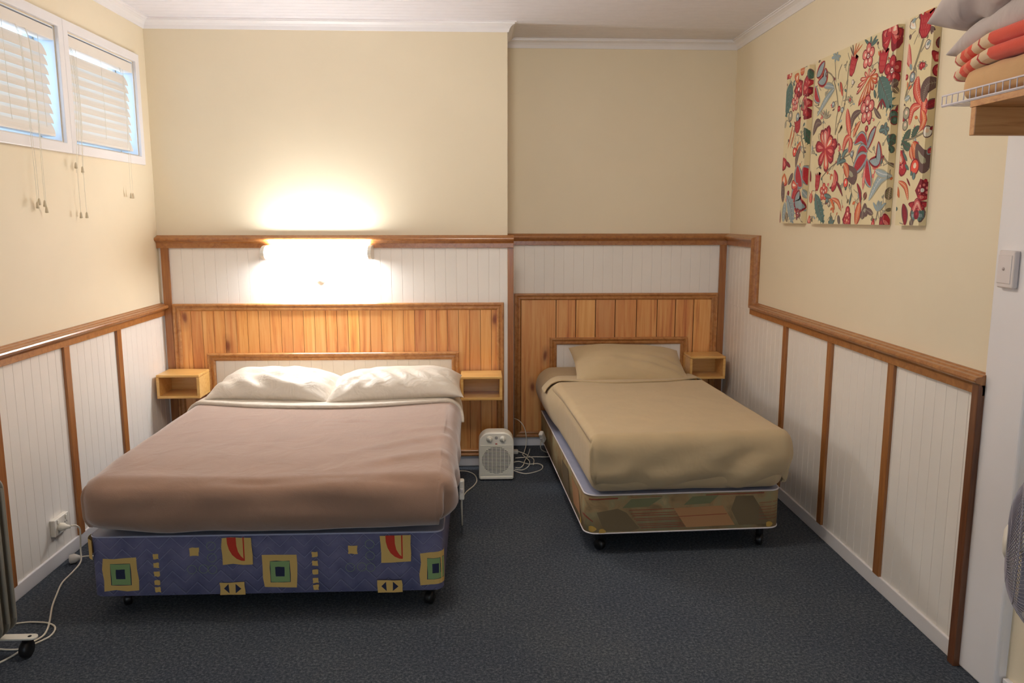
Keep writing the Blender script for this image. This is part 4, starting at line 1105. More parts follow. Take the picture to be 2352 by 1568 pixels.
('b','Y','redY',0.04,[[3.817,2.116],[3.803,2.067],[3.758,2.032]]),
('b','Y','blue',0.05,[[3.81,2.155],[3.771,2.176],[3.727,2.211]]),
('b','Y','blue',0.05,[[3.791,2.126],[3.721,2.129],[3.718,2.18]]),
('b','L','salmon',0.03,[[3.795,1.618],[3.797,1.567]]),
('b','P','coral',0.03,[[3.799,1.512],[3.804,1.467]]),
('b','L','dred',0.016,[[3.822,1.724],[3.81,1.669]]),
('b','B','dred',0.013,[[3.258,1.589]]),
('b','L','olive',0.01,[[3.251,1.606],[3.266,1.569]]),
('b','L','teal',0.015,[[3.565,1.466],[3.589,1.485]]),
('b','L','teal',0.015,[[3.565,1.466],[3.553,1.505]]),
('b','L','teal',0.015,[[3.565,1.466],[3.529,1.489]]),
('b','L','teal',0.015,[[3.565,1.466],[3.575,1.505]]),
('b','L','blue',0.014,[[3.145,1.525],[3.186,1.561]]),
('b','L','blue',0.014,[[3.145,1.525],[3.15,1.563]]),
('b','L','blue',0.014,[[3.145,1.525],[3.116,1.566]]),
('b','L','blue',0.014,[[3.145,1.525],[3.087,1.557]]),
('b','L','blue',0.014,[[3.145,1.525],[3.132,1.545]]),
('b','S','grey',0.004,[[3.145,1.525],[3.155,1.487]]),
('b','P','brown',0.05,[[3.28,1.517],[3.232,1.538]]),
('b','L','brown',0.022,[[3.244,1.535],[3.181,1.514]]),
('b','L','brown',0.035,[[3.269,1.529],[3.271,1.493]]),
('b','L','olive',0.03,[[3.077,1.619],[3.082,1.568]]),
('b','L','brown',0.02,[[3.495,1.511],[3.477,1.47]]),
('b','L','brown',0.012,[[3.557,2.092],[3.532,2.038]]),
('b','L','salmon',0.015,[[3.55,2.091],[3.524,2.025]]),
('b','B','white',0.01,[[3.394,1.774]]),
('b','B','blue',0.013,[[3.4,1.768]]),
('b','L','olive',0.02,[[3.1,2.001],[3.071,1.975]]),
('b','L','brown',0.03,[[3.106,2.002],[3.076,2.02]]),
('b','L','dred',0.012,[[3.151,1.73],[3.123,1.74]]),
('b','L','teal',0.01,[[3.149,1.708],[3.134,1.732]]),
('b','L','teal',0.014,[[3.242,2.01],[3.226,1.974]]),
('b','B','teal',0.014,[[3.616,1.578]]),
('b','L','teal',0.02,[[3.652,1.604],[3.575,1.59]]),
('b','B','grey',0.012,[[3.595,1.561]]),
('b','B','brown',0.012,[[3.7,2.148]]),
('a','P','red',0.06,[[3.907,2.125],[3.953,2.166]]),
('a','P','red',0.06,[[3.907,2.125],[3.904,2.162]]),
('a','P','red',0.06,[[3.907,2.125],[3.931,2.094]]),
('a','P','dred',0.06,[[3.907,2.125],[3.888,2.088]]),
('a','P','red',0.06,[[3.907,2.125],[3.968,2.125]]),
('a','P','pink',0.07,[[3.909,2.03],[3.965,2.069]]),
('a','P','red',0.07,[[3.909,2.03],[3.895,2.069]]),
('a','P','dred',0.07,[[3.909,2.03],[3.897,1.974]]),
('a','P','red',0.07,[[3.909,2.03],[3.933,1.997]]),
('a','P','red',0.07,[[3.909,2.03],[3.953,2.034]]),
('a','D','red',0.04,[[4.019,2.131]]),
('a','B','dred',0.02,[[4.017,2.103]]),
('a','P','orange',0.06,[[4.027,2.21],[4.062,2.173]]),
('a','P','salmon',0.05,[[4.12,2.209],[4.151,2.235]]),
('a','L','orange',0.04,[[4.01,2.215],[3.956,2.214]]),
('a','L','green',0.04,[[3.921,2.202],[3.876,2.168]]),
('a','B','red',0.015,[[4.169,2.219]]),
('a','V','teal',0.09,[[4.124,2.181],[4.138,2.117],[4.163,2.024]]),
('a','F','pink',0.035,[[4.055,2.072]]),
('a','S','olive',0.008,[[4.019,2.089],[3.989,2.03],[3.977,1.987]]),
('a','T','red',0.055,[[4.004,1.918],[4.013,1.986]]),
('a','B','blue',0.02,[[4.013,1.997]]),
('a','B','grey',0.025,[[4.108,2.012]]),
('a','L','orange',0.01,[[4.066,1.966],[4.092,1.91],[4.12,1.852]]),
('a','L','orange',0.01,[[4.047,1.949],[4.054,1.907],[4.087,1.848]]),
('a','L','grey',0.02,[[4.164,1.995],[4.172,1.958]]),
('a','V','green',0.05,[[3.929,1.934],[3.891,1.891],[3.86,1.855]]),
('a','S','olive',0.012,[[3.962,1.902],[3.923,1.844],[3.91,1.788]]),
('a','P','orange',0.05,[[3.961,1.873],[3.993,1.819]]),
('a','L','brown',0.03,[[3.959,1.852],[3.992,1.804],[4.006,1.748]]),
('a','B','coral',0.022,[[4.03,1.827]]),
('a','P','red',0.06,[[4.176,1.81],[4.139,1.749]]),
('a','L','dred',0.02,[[4.141,1.786],[4.072,1.756]]),
('a','Y','redY',0.08,[[3.98,1.762],[3.967,1.698],[3.91,1.65]]),
('a','Y','redY',0.08,[[3.916,1.747],[3.878,1.698],[3.884,1.657]]),
('a','Y','redY',0.06,[[3.965,1.67],[3.998,1.626],[4.039,1.589]]),
('a','P','salmon',0.04,[[3.973,1.655],[4.048,1.669]]),
('a','Y','blue',0.08,[[3.936,1.634],[3.959,1.577],[3.877,1.549]]),
('a','L','blue',0.03,[[3.909,1.636],[3.872,1.595]]),
('a','P','orange',0.08,[[4.147,1.728],[4.153,1.66]]),
('a','L','brown',0.03,[[4.032,1.723],[4.095,1.668]]),
('a','V','blue',0.08,[[4.1,1.61],[4.039,1.546],[4.007,1.475]]),
('a','L','blue',0.05,[[4.119,1.58],[4.132,1.475]]),
('a','L','brown',0.04,[[4.165,1.691],[4.148,1.578]]),
('a','L','olive',0.03,[[4.106,1.528],[4.073,1.478]]),
('a','D','dred',0.02,[[3.946,1.521]]),
('a','S','grey',0.004,[[3.93,1.543],[3.944,1.487]]),
('a','B','dred',0.012,[[4.082,1.625]]),
('a','L','dred',0.02,[[4.186,1.547],[4.175,1.472]]),
('a','L','olive',0.02,[[3.965,2.069],[3.944,2.025]]),
('c','S','olive',0.012,[[2.903,2.136],[2.924,2.092],[2.948,2.047],[2.96,2.011]]),
('c','S','olive',0.009,[[2.965,2.012],[2.989,1.972],[3.002,1.936]]),
('c','T','red',0.065,[[2.903,2.136],[2.892,2.228]]),
('c','L','orange',0.012,[[2.897,2.221],[2.908,2.246]]),
('c','L','orange',0.012,[[2.897,2.221],[2.869,2.245]]),
('c','L','orange',0.012,[[2.897,2.221],[2.83,2.237]]),
('c','L','brown',0.02,[[2.833,2.202],[2.796,2.227]]),
('c','P','white',0.03,[[2.975,2.005],[2.946,2.021]]),
('c','B','blue',0.018,[[2.96,2.011]]),
('c','S','grey',0.005,[[2.915,2.091],[2.891,2.109],[2.877,2.117]]),
('c','B','white',0.016,[[2.873,2.109]]),
('c','L','blue',0.012,[[2.881,2.108],[2.853,2.118]]),
('c','L','grey',0.01,[[2.897,2.041],[2.933,2.046]]),
('c','L','grey',0.01,[[2.897,2.041],[2.922,2.058]]),
('c','L','grey',0.01,[[2.897,2.041],[2.898,2.06]]),
('c','L','grey',0.01,[[2.897,2.041],[2.873,2.05]]),
('c','L','grey',0.01,[[2.897,2.041],[2.863,2.035]]),
('c','L','grey',0.01,[[2.897,2.041],[2.877,2.024]]),
('c','L','grey',0.01,[[2.897,2.041],[2.906,2.024]]),
('c','L','grey',0.01,[[2.897,2.041],[2.926,2.034]]),
('c','B','red',0.013,[[2.905,2.041]]),
('c','B','red',0.009,[[2.889,2.041]]),
('c','L','pink',0.03,[[3.002,2.138],[2.997,2.09],[2.976,2.048]]),
('c','L','blue',0.015,[[2.984,2.061],[2.967,2.038]]),
('c','L','salmon',0.04,[[2.919,2.009],[2.924,1.961],[2.879,1.894]]),
('c','L','salmon',0.04,[[2.877,1.925],[2.865,1.893],[2.877,1.825]]),
('c','L','salmon',0.03,[[2.89,1.9],[2.943,1.894],[2.955,1.837]]),
('c','L','orange',0.03,[[2.879,1.883],[2.859,1.845],[2.885,1.81]]),
('c','L','brown',0.05,[[2.8,1.977],[2.864,1.96],[2.873,1.909]]),
('c','L','dred',0.03,[[2.856,1.887],[2.802,1.913]]),
('c','V','green',0.03,[[2.886,1.828],[2.914,1.812],[2.932,1.795]]),
('c','V','green',0.035,[[2.944,1.822],[2.968,1.8],[3.002,1.772]]),
('c','V','green',0.03,[[2.997,1.78],[2.96,1.761],[2.935,1.758]]),
('c','S','olive',0.007,[[2.982,1.787],[2.923,1.789],[2.843,1.804]]),
('c','B','white',0.02,[[2.838,1.804]]),
('c','L','dred',0.012,[[2.829,1.812],[2.811,1.821]]),
('c','L','orange',0.05,[[2.926,1.774],[2.901,1.743],[2.875,1.705]]),
('c','L','orange',0.02,[[2.935,1.76],[2.929,1.734],[2.914,1.711]]),
('c','P','brown',0.07,[[2.897,1.766],[2.861,1.714],[2.811,1.686]]),
('c','B','coral',0.028,[[2.897,1.684]]),
('c','L','teal',0.02,[[2.897,1.665],[2.9,1.637]]),
('c','L','teal',0.014,[[2.911,1.669],[2.92,1.653]]),
('c','P','red',0.05,[[3.002,1.753],[2.996,1.71],[2.964,1.66]]),
('c','P','salmon',0.035,[[3.004,1.743],[2.991,1.694]]),
('c','L','teal',0.012,[[2.984,1.741],[2.952,1.708]]),
('c','L','teal',0.012,[[2.966,1.697],[2.935,1.675]]),
('c','L','dred',0.008,[[2.946,1.646],[2.918,1.615]]),
('c','L','orange',0.02,[[3.005,1.637],[2.951,1.614],[2.925,1.562]]),
('c','L','orange',0.015,[[3.007,1.618],[3.0,1.596],[2.989,1.574]]),
('c','D','dred',0.03,[[2.838,1.598]]),
('c','P','red',0.05,[[2.841,1.56],[2.837,1.584]]),
('c','P','red',0.1,[[2.862,1.524],[2.862,1.561]]),
('c','P','red',0.06,[[2.862,1.524],[2.895,1.541]]),
('c','P','red',0.06,[[2.862,1.524],[2.827,1.54]]),
('c','B','pink',0.018,[[2.864,1.551]]),
('c','P','teal',0.04,[[2.862,1.516],[2.898,1.501]]),
('c','P','teal',0.04,[[2.862,1.516],[2.821,1.501]]),
('c','B','dred',0.016,[[2.861,1.511]]),
('c','L','pink',0.02,[[2.885,1.519],[2.861,1.553],[2.835,1.524]]),
('c','L','dred',0.035,[[2.959,1.552],[2.941,1.514],[2.932,1.471]]),
('c','B','red',0.013,[[3.0,1.871]]),
('c','B','grey',0.022,[[2.983,1.884]]),
('c','B','grey',0.018,[[2.985,1.841]]),
('c','P','white',0.03,[[2.961,2.183],[3.0,2.214]]),
('c','L','blue',0.015,[[2.989,2.21],[2.963,2.217]]),
('c','B','red',0.01,[[3.0,2.017]]),
('c','L','blue',0.02,[[3.002,1.936],[2.967,1.943]]),
('c','S','grey',0.004,[[2.967,1.943],[2.958,1.924]]),
('c','P','red',0.05,[[2.83,2.045],[2.813,2.074]]),
('c','B','brown',0.02,[[2.81,2.109]]),
('c','B','red',0.02,[[2.815,2.015]]),
('c','L','teal',0.015,[[3.002,1.541],[3.004,1.525]]),
('c','Y','redY',0.03,[[2.812,1.732],[2.831,1.744]]),
('c','L','brown',0.025,[[2.898,1.493],[2.882,1.471]]),
('c','L','red',0.012,[[2.835,1.629],[2.822,1.634]]),
]

PC = dict(olive=(134, 122, 92), grey=(168, 164, 140), teal=(92, 122, 116), green=(76, 100, 84), brown=(112, 88, 84), red=(182, 52, 60), dred=(136, 40, 52),
          pink=(222, 128, 120), salmon=(216, 104, 84), orange=(214, 120, 72), coral=(232, 92, 74), blue=(148, 164, 168), white=(232, 228, 216), base=(228, 212, 170), cream=(240, 214, 190))
PN = list(PC); PMAT = [fabric('print_'+k, lin(*PC[k]), var=.02 if k == 'base' else .12, wr=30, wrs=.012, weave=600) for k in PN]
def painting(cv, y0, y1, z0, z1, label):
    """fabric-covered panel; y0 is the far (left) edge; the printed motifs lie on the cloth"""
    b = MB(); XF_ = 1.606
    base = PN.index('base'); ymin, ymax = min(y0, y1), max(y0, y1)
    b.box(XF_, XR-.001, ymin, ymax, z0, z1, base)
    cnt = [0]
    def poly(P, col):
        cnt[0] += 1; off = .0002+.0000006*cnt[0]
        bm = bmesh.new()
        try: bm.faces.new([bm.verts.new((p[0], p[1], 0)) for p in P])
        except Exception: bm.free(); return
        bmesh.ops.triangulate(bm, faces=bm.faces[:])
        for co, no in (((0, z0+.001, 0), (0, -1, 0)), ((0, z1-.001, 0), (0, 1, 0)), ((ymax-.001, 0, 0), (1, 0, 0)), ((ymin-.024, 0, 0), (-1, 0, 0))):
            g = bm.verts[:]+bm.edges[:]+bm.faces[:]
            bmesh.ops.bisect_plane(bm, geom=g, plane_co=co, plane_no=no, clear_outer=True)
        g = bm.verts[:]+bm.edges[:]+bm.faces[:]
        if g: bmesh.ops.bisect_plane(bm, geom=g, plane_co=(ymin, 0, 0), plane_no=(1, 0, 0))
        bm.verts.index_update()
        vs = []
        for v in bm.verts:
            y, z = v.co.x, v.co.y
            if y >= ymin: vs.append((XF_-off, y-0, z) if y > ymin+1e-6 else (XF_-off, ymin-off, z))
            else: vs.append((XF_+(ymin-y), ymin-off, z))   # wraps onto the near side of the panel
        if vs: b.add(vs, [tuple(q.index for q in f.verts) for f in bm.faces], PN.index(col))
        bm.free()
    def spine(pts, n=8): return [(p.x, p.y) for p in catmull([(a[0], a[1], 0) for a in pts], n)]
    def ribbon(S, wf, col):
        L = []; R_ = []
        for i, p in enumerate(S):
            q0, q1 = S[max(0, i-1)], S[min(len(S)-1, i+1)]; dx, dy = q1[0]-q0[0], q1[1]-q0[1]; l = math.hypot(dx, dy) or 1
            w = wf(i/(len(S)-1)); L.append((p[0]-dy/l*w, p[1]+dx/l*w)); R_.append((p[0]+dy/l*w, p[1]-dx/l*w))
        # quads avoid self-crossing trouble
        for i in range(len(S)-1): 
            Q = [L[i], L[i+1], R_[i+1], R_[i]]
            Q2 = [Q[0]]
            for q in Q[1:]:
                if math.hypot(q[0]-Q2[-1][0], q[1]-Q2[-1][1]) > 1e-5: Q2.append(q)
            if math.hypot(Q2[0][0]-Q2[-1][0], Q2[0][1]-Q2[-1][1]) < 1e-5: Q2.pop()
            if len(Q2) >= 3: cnt[0] -= 1; poly(Q2, col)
        cnt[0] += 1
    def disc(c, r, col, k=12, wob=0, ph=0):
        poly([(c[0]+r*(1+wob*math.cos(5*a+ph))*math.cos(a), c[1]+r*(1+wob*math.cos(5*a+ph))*math.sin(a)) for a in [2*PI*i/k for i in range(k)]], col)
    lens = lambda w: (lambda t: w/2*max(.02, math.sin(PI*min(1, t))**.8))
    petal = lambda w: (lambda t: w*.66*max(.03, (t**.7)*(1-t**5)**.6))
    fr_ = random.Random({'a': 3, 'b': 11, 'c': 5}[cv]); fill = []
    for _ in range({'a': 45, 'b': 150, 'c': 34}[cv]):
        fy, fz = fr_.uniform(ymin-.02, ymax), fr_.uniform(z0, z1); fa = fr_.uniform(0, 2*PI); fl = fr_.uniform(.018, .05)
        fc_ = fr_.choice(['teal', 'olive', 'blue', 'grey', 'pink', 'brown', 'dred', 'orange', 'blue', 'grey'])
        p1_ = (fy+fl*math.cos(fa), fz+fl*math.sin(fa)); fill.append((cv, 'S', 'grey', .0025, [(fy, fz), ((fy+p1_[0])/2+.003, (fz+p1_[1])/2), p1_]))
        for g in range(fr_.randint(1, 3)):
            ga = fa+fr_.uniform(-1.2, 1.2); fill.append((cv, 'L', fc_, fr_.uniform(.006, .012), [p1_, (p1_[0]+fl*.6*math.cos(ga), p1_[1]+fl*.6*math.sin(ga))]))
    for (c_, kd, col, w, P) in fill+MOTIFS:
        if c_ != cv: continue
        P = [tuple(p) for p in P]; w *= {'L': 1.2, 'S': 1.0, 'B': 1.1}.get(kd, 1.28); rr = random.Random(int(P[0][0]*1e4+P[0][1]*1e3+cnt[0]))
        hi = {'red': 'pink', 'dred': 'red', 'salmon': 'cream', 'orange': 'cream', 'pink': 'cream', 'teal': 'blue', 'green': 'teal', 'brown': 'grey', 'blue': 'white'}.get(col, 'cream')
        if kd == 'S':
            S = spine(P); ribbon(S, lambda t: w/2*.8+.0008, 'brown'); ribbon(S, lambda t: w/2*.7, col); ribbon(S, lambda t: w*.12, 'grey')
        elif kd == 'L':
            S = spine(P)
            if len(S) < 6: S = [(P[0][0]+(P[-1][0]-P[0][0])*i/8, P[0][1]+(P[-1][1]-P[0][1])*i/8) for i in range(9)]
            ribbon(S, lens(w), {'red': 'dred', 'orange': 'red', 'salmon': 'red', 'blue': 'grey', 'pink': 'red'}.get(col, 'brown')); ribbon(S, lens(w*.74), col)
            if w > .018:
                n = max(3, int(len(S)*.8))
                for i in range(1, len(S)-1):
                    p = S[i]; q0, q1 = S[i-1], S[i+1]; dx, dy = q1[0]-q0[0], q1[1]-q0[1]; l = math.hypot(dx, dy) or 1
                    ww = lens(w*.62)(i/(len(S)-1))
                    for sg in (-1, 1):
                        e = (p[0]-sg*dy/l*ww+dx/l*ww*.6, p[1]+sg*dx/l*ww+dy/l*ww*.6); tt = .0007
                        poly([(p[0]-dx/l*tt, p[1]-dy/l*tt), (p[0]+dx/l*tt, p[1]+dy/l*tt), e], hi)
                ribbon(S, lambda t: .0007, hi)
        elif kd == 'P':
            S = spine(P)
            if len(P) == 2: S = [(P[0][0]+(P[1][0]-P[0][0])*i/9, P[0][1]+(P[1][1]-P[0][1])*i/9) for i in range(10)]
            ribbon(S, petal(w), 'dred' if col in ('red', 'salmon', 'pink', 'dred') else 'brown' if col != 'orange' else 'red'); ribbon(S[:-1], petal(w*.84), col)
            k = len(S)//4; ribbon(S[k:-k or None], petal(w*.30), hi)
            for _ in range(5):
                p = S[rr.randrange(len(S)//2, len(S)-1)]; disc((p[0]+rr.uniform(-w, w)*.22, p[1]+rr.uniform(-w, w)*.22), .0016, hi, 5)
        elif kd == 'Y':
            S = spine(P)
            oc, ic = ('blue', 'red') if col == 'redY' else ('red', 'blue')
            ribbon(S, lens(w), 'brown' if col == 'redY' else 'salmon'); ribbon(S, lens(w*.88), oc if col == 'redY' else 'dred'); ribbon(S[1:-1], lens(w*.60), ic)
            for _ in range(10):
                p = S[rr.randrange(3, len(S)-3)]; disc((p[0]+rr.uniform(-w, w)*.14, p[1]+rr.uniform(-w, w)*.14), .0011, 'pink' if col == 'redY' else 'white', 5)
        elif kd == 'T':
            (x0, z0_), (x1, z1_) = P; dx, dz = x1-x0, z1_-z0_; l = math.hypot(dx, dz); ux, uz = dx/l, dz/l; px_, pz_ = -uz, ux
            def pt(a, s): return (x0+ux*l*a+px_*s, z0_+uz*l*a+pz_*s)
            out = [pt(0, -w*.18), pt(.25, -w*.45), pt(.7, -w*.5), pt(1.0, -w*.62), pt(.86, -w*.3), pt(1.05, -w*.22), pt(.88, 0), pt(1.08, w*.12), pt(.88, w*.28), pt(1.02, w*.6), pt(.7, w*.5), pt(.25, w*.45), pt(0, w*.18)]
            poly(out, 'dred'); poly([((q[0]-pt(.5, 0)[0])*.86+pt(.5, 0)[0], (q[1]-pt(.5, 0)[1])*.9+pt(.5, 0)[1]) for q in out], col)
            for s in (-.3, -.12, .06, .24):
                for a0 in (.12, .35, .58):
                    A, B_ = pt(a0, w*s*.8), pt(a0+.17, w*s*1.1); poly([(A[0]-px_*.0008, A[1]-pz_*.0008), (A[0]+px_*.0008, A[1]+pz_*.0008), (B_[0]+px_*.0008, B_[1]+pz_*.0008), (B_[0]-px_*.0008, B_[1]-pz_*.0008)], 'pink')
        elif kd == 'F':
            c = P[0]
            for i in range(5):
                a = 2*PI*i/5+PI/2; e = (c[0]+w*.62*math.cos(a), c[1]+w*.62*math.sin(a)); disc(e, w*.42, 'dred' if col != 'salmon' else 'red', 12)
            for i in range(5):
                a = 2*PI*i/5+PI/2; e = (c[0]+w*.60*math.cos(a), c[1]+w*.60*math.sin(a)); disc(e, w*.34, col, 12); disc((c[0]+w*.5*math.cos(a), c[1]+w*.5*math.sin(a)), w*.14, hi, 8)
            disc(c, w*.26, 'dred', 10); disc(c, w*.17, 'white', 10); disc(c, w*.08, 'red', 8)
        elif kd == 'V':
            S = spine(P); n = len(S)
            for i in range(1, n-1, 2):
                p = S[i]; q0, q1 = S[i-1], S[i+1]; dx, dy = q1[0]-q0[0], q1[1]-q0[1]; l = math.hypot(dx, dy) or 1; ww = lens(w)(i/(n-1))*1.1; s_ = w*.14
                for sg in (-1, 1):
                    e = (p[0]-sg*dy/l*ww+dx/l*s_, p[1]+sg*dx/l*ww+dy/l*s_)
                    poly([(p[0]-dx/l*s_, p[1]-dy/l*s_), (p[0]+dx/l*s_, p[1]+dy/l*s_), e], col)
            ribbon(S, lens(w*.8), col)
            for i in range(2, n-2, 2):
                p = S[i]; q0, q1 = S[i-1], S[i+1]; dx, dy = q1[0]-q0[0], q1[1]-q0[1]; l = math.hypot(dx, dy) or 1; ww = lens(w*.6)(i/(n-1))
                for sg in (-1, 1):
                    e = (p[0]-sg*dy/l*ww+dx/l*ww*.8, p[1]+sg*dx/l*ww+dy/l*ww*.8); poly([(p[0]-dx/l*.001, p[1]-dy/l*.001), (p[0]+dx/l*.001, p[1]+dy/l*.001), e], hi)
            ribbon(S, lambda t: .0018*(1-t)+.0006, 'brown')
        elif kd == 'D':
            c = P[0]; disc(c, w, 'dred', 15, .15); disc(c, w*.78, col, 15, .12, 1)
            for i in range(7): a = 2*PI*i/7; disc((c[0]+w*.5*math.cos(a), c[1]+w*.5*math.sin(a)), w*.14, 'pink', 6)
            disc(c, w*.2, 'white', 8)
        else: disc(P[0], w, 'brown' if col in ('grey', 'blue', 'white', 'olive') else 'dred', 14); disc(P[0], w*.82, col, 14); disc((P[0][0], P[0][1]+w*.15), w*.35, hi, 8)
    o = b.build('painting', PMAT, fix=False); tag(o, label, 'wall art', 'floral fabric panels on the right wall'); return o
o = painting('a', 4.180, 3.902, 1.471, 2.228, 'narrow floral fabric wall panel, the one nearest the room corner')
o = painting('b', 3.822, 3.092, 1.471, 2.228, 'wide floral fabric wall panel in the middle of the set of three')
o = painting('c', 3.006, 2.842, 1.471, 2.228, 'narrow floral fabric wall panel next to the wire shelf')

# wire shelf and its wooden support
root = empty('wire_shelf', (1.45, 1.6, 1.795), 'white wire shelf high on the right holding folded bedding', 'shelf')
sx0, sx1, sy0, sy1, sz = 1.25, 1.635, 1.00, 2.145, 1.797
b = MB()
for x in (1.252, 1.36, 1.5, 1.63): b.tube([(x, sy0, sz-.003), (x, sy1, sz-.003)], .0022, 6)
y = sy0
while y < sy1+.001: b.tube([(sx0, y, sz), (sx1, y, sz)], .0013, 5); y += .0254
part(b, 'shelf_grid', M['wire'], root)
b = MB(); b.tube([(sx0, sy0, sz+.024), (sx0, sy1, sz+.024)], .0024, 6); b.tube([(sx0, sy0, sz-.001), (sx0, sy1, sz-.001)], .0022, 6)
y = sy0+.0075
while y < sy1+.001: b.tube([(sx0, y, sz-.002), (sx0, y, sz+.024)], .0015, 5); y += .0254
b.tube([(sx0, sy1, sz-.002), (sx0, sy1, sz+.024)], .0015, 5)
part(b, 'front_lip', M['wire'], root)
root = empty('shelf_bracket', (1.45, 1.6, 1.70), 'brown pine board bracket under the white wire shelf', 'bracket')
b = MB(); b.box(1.252, XN-.001, 1.0, 2.022, 1.776, 1.7925); part(b, 'top_board', M['shelfwood'], root, bevel=.001)
b = MB(); b.box(1.254, XN-.001, 2.000, 2.020, 1.706, 1.776); part(b, 'cross_board', M['shelfwood'], root, bevel=.002)
b = MB(); b.box(1.254, XN-.001, 1.0, 1.02, 1.706, 1.776); part(b, 'cross_board', M['shelfwood'], root, bevel=.002)

def slab(name, mat, x0, x1, y0, y1, z0, z1, r, label, cat, droop=0, nzs=.004):
    def dsp(p, n):
        v = n*(nzs*nz(p.x, p.y, p.z, 14))
        v += Vector((0, 0, -droop*smooth(y1-.16, y1, p.y)))
        return v
    rbx = RBox(x0, x1, y0, y1, z0, z1, .03, .035, min(r, (z1-z0)/2-.001), True, dsp)
    o = rbx.mesh(step=.02).build(name, M[mat]); tag(o, label, cat); return o
slab('folded_blanket', 'tanwool', 1.268, 1.62, 1.30, 2.105, 1.799, 1.884, .04, 'folded tan blanket at the bottom of the stack on the wire shelf', 'blanket', .0, .007)
root = empty('folded_blanket', (1.45, 1.7, 1.885), 'folded red and cream tartan blanket on the wire shelf between tan blanket and grey pillow', 'blanket')
for (z0, z1, dr, ye) in ((1.886, 1.922, .034, 2.150), (1.921, 1.958, .030, 2.148)):
    o = slab('blanket_fold', 'tartan', 1.262, 1.615, 1.30, ye, z0, z1, .018, None, None, dr, .003)
    for k in ('label', 'category'):
        if k in o: del o[k]
    o.parent = root; o.matrix_parent_inverse = root.matrix_world.inverted()
def sagp(a): return lambda p, u, v: p+Vector((0, 0, -a*max(0, u)**3))
def wr4(u, v, s): return .007*math.sin(16*u+9*v)*math.exp(-((u-.6)**2*2))+.012*noise.noise(Vector((u*4, v*3, 2)))+.006*noise.noise(Vector((u*10, v*5, 4)))
pillow('pillow', M['lilac'], .70, .40, .13, XF((1.47, 1.83, 1.99), rz=PI/2), 'flat grey pillow lying directly on the tartan blanket on the wire shelf', 'pillow', wr=wr4, sag=sagp(.055), puff=.42)
pillow('pillow', M['lilac'], .72, .42, .23, XF((1.432, 1.84, 2.105), rz=PI/2), 'plump grey pillow topmost on the wire shelf stack', 'pillow', wr=wr4, sag=sagp(.085), puff=.48)

for q in COL.objects:
    if q.name.startswith('pillow') and 'wire shelf' in q.get('label', ''): q['group'] = 'grey pillows on the wire shelf'
# pedestal fan
root = empty('pedestal_fan', (1.40, 1.80, 0), 'grey wire cage pedestal fan cut off by the right picture edge', 'fan')
fc = Vector((1.385, 1.80, .690)); R_ = .20
def cage(name, sgn, depth, twist):
    b = MB(); n = 88
    for k in range(n):
        a0 = 2*PI*k/n; pts = []
        for i in range(11):
            t = i/10; r = .042+(R_-.042)*t; a = a0+twist*(1-t); h = depth*(1-(t)**2.6)
            pts.append((fc.x+sgn*h, fc.y+r*math.cos(a), fc.z+r*math.sin(a)))
        b.tube(pts, .0012, 4)
    for r, h in ((.10, depth*(1-((.10-.042)/(R_-.042))**2.6)), (.15, depth*(1-((.15-.042)/(R_-.042))**2.6))):
        b.tube([(fc.x+sgn*h, fc.y+r*math.cos(2*PI*i/48), fc.z+r*math.sin(2*PI*i/48)) for i in range(48)], .0014, 5, closed=True)
    part(b, name, M['fan'], root)
cage('front_grille', -1, .062, .9); cage('rear_grille', 1, .075, -.5)
b = MB(); b.tube([(fc.x, fc.y+R_*math.cos(2*PI*i/64), fc.z+R_*math.sin(2*PI*i/64)) for i in range(64)], .005, 8, closed=True); part(b, 'rim', M['fan'], root)
b = MB(); b.lathe([(.004, -.072), (.030, -.070), (.042, -.064), (.044, -.056)], tuple(fc), 'x', 28); part(b, 'badge', M['plastic'], root)
for k in range(3):
    b = MB(); vs = []
    for i in range(7):
        t = i/6; r = .03+.14*t
        for s in (-1, 1):
            w = .025+.05*math.sin(PI*t*.8); a = 2*PI*k/3+s*w/r*.9+.3*t
            vs.append((fc.x-.01+s*.018, fc.y+r*math.cos(a), fc.z+r*math.sin(a)))
    b.add(vs, [(2*i, 2*i+1, 2*i+3, 2*i+2) for i in range(6)], 0, True); part(b, 'blade', M['fan'], root, solid=.003)
b = MB(); b.lathe([(.03, -.03), (.032, .01), (.05, .02), (.052, .10), (.03, .13)], tuple(fc), 'x', 24); part(b, 'motor', M['plastic'], root)
b = MB(); b.tube([(1.43, 1.80, .02), (1.43, 1.80, .66)], .012, 14); part(b, 'pole', M['plastic'], root)
b = MB(); b.lathe([(.15, 0), (.15, .012), (.12, .022), (.03, .03)], (1.43, 1.80, 0), 'z', 36); part(b, 'base', M['plastic'], root)

root.rotation_euler = (0, 0, math.radians(-35))

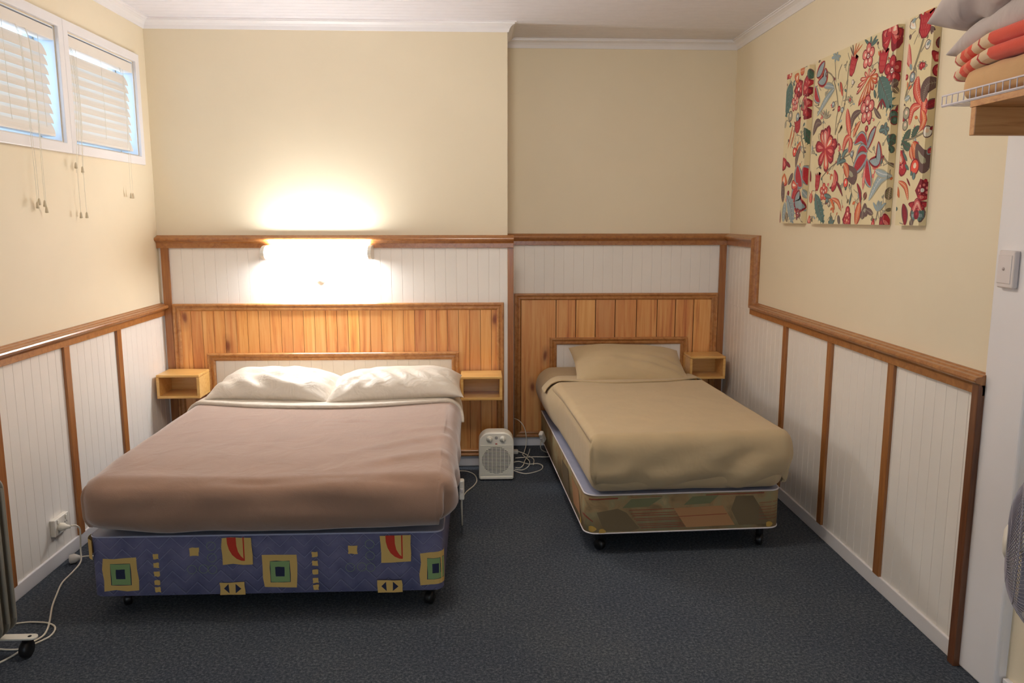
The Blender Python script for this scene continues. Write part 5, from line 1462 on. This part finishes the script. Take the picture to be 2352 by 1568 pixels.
# ------------------------------------------------------------------ light
def area(name, loc, rot, sx, sy, power, col):
    l = bpy.data.lights.new(name, 'AREA'); l.shape = 'RECTANGLE'; l.size = sx; l.size_y = sy; l.energy = power; l.color = col
    o = bpy.data.objects.new(name, l); o.location = loc; o.rotation_euler = rot; COL.objects.link(o); return o
area('rear_fill_light', (-.1, YE-.2, 1.5), (math.radians(90), 0, math.radians(0)), 2.3, 1.25, REAR, (1.0, .95, .88))
pl = bpy.data.lights.new('ceiling_lamp', 'POINT'); pl.energy = CEIL; pl.color = (1.0, .92, .80); pl.shadow_soft_size = .14
po = bpy.data.objects.new('ceiling_lamp', pl); po.location = (-.05, 2.75, 2.40); COL.objects.link(po)
w = bpy.data.worlds.new('World'); bpy.context.scene.world = w; w.use_nodes = True
w.node_tree.nodes['Background'].inputs[0].default_value = (.52, .74, 1.0, 1); w.node_tree.nodes['Background'].inputs[1].default_value = 2.6

# ------------------------------------------------------------------ camera
def rotm(p, y, r):
    p, y, r = map(math.radians, (p, y, r))
    return Matrix.Rotation(y, 3, 'Z')@Matrix.Rotation(p, 3, 'X')@Matrix.Rotation(r, 3, 'Y')
Rm = rotm(-8.9159, -2.5013, -.0218)
rt, fw, upv = Rm.col[0], Rm.col[1], Rm.col[2]
cam = bpy.data.cameras.new('camera'); co = bpy.data.objects.new('camera', cam); COL.objects.link(co)
mw = Matrix.Identity(4)
for i in range(3):
    mw[i][0] = rt[i]; mw[i][1] = upv[i]; mw[i][2] = -fw[i]
mw.translation = Vector((0, 0, 1.5)); co.matrix_world = mw
cam.sensor_width = 36; cam.sensor_fit = 'HORIZONTAL'; cam.lens = 36*1814.84/2352; cam.clip_start = .05
bpy.context.scene.camera = co
sc = bpy.context.scene
sc.view_settings.view_transform = 'Standard'; sc.view_settings.look = 'None'; sc.view_settings.gamma = 1; sc.view_settings.use_curve_mapping = False
sc.view_settings.exposure = EXPO
sc.cycles.max_bounces = 8; sc.cycles.diffuse_bounces = 5; sc.cycles.sample_clamp_indirect = 6
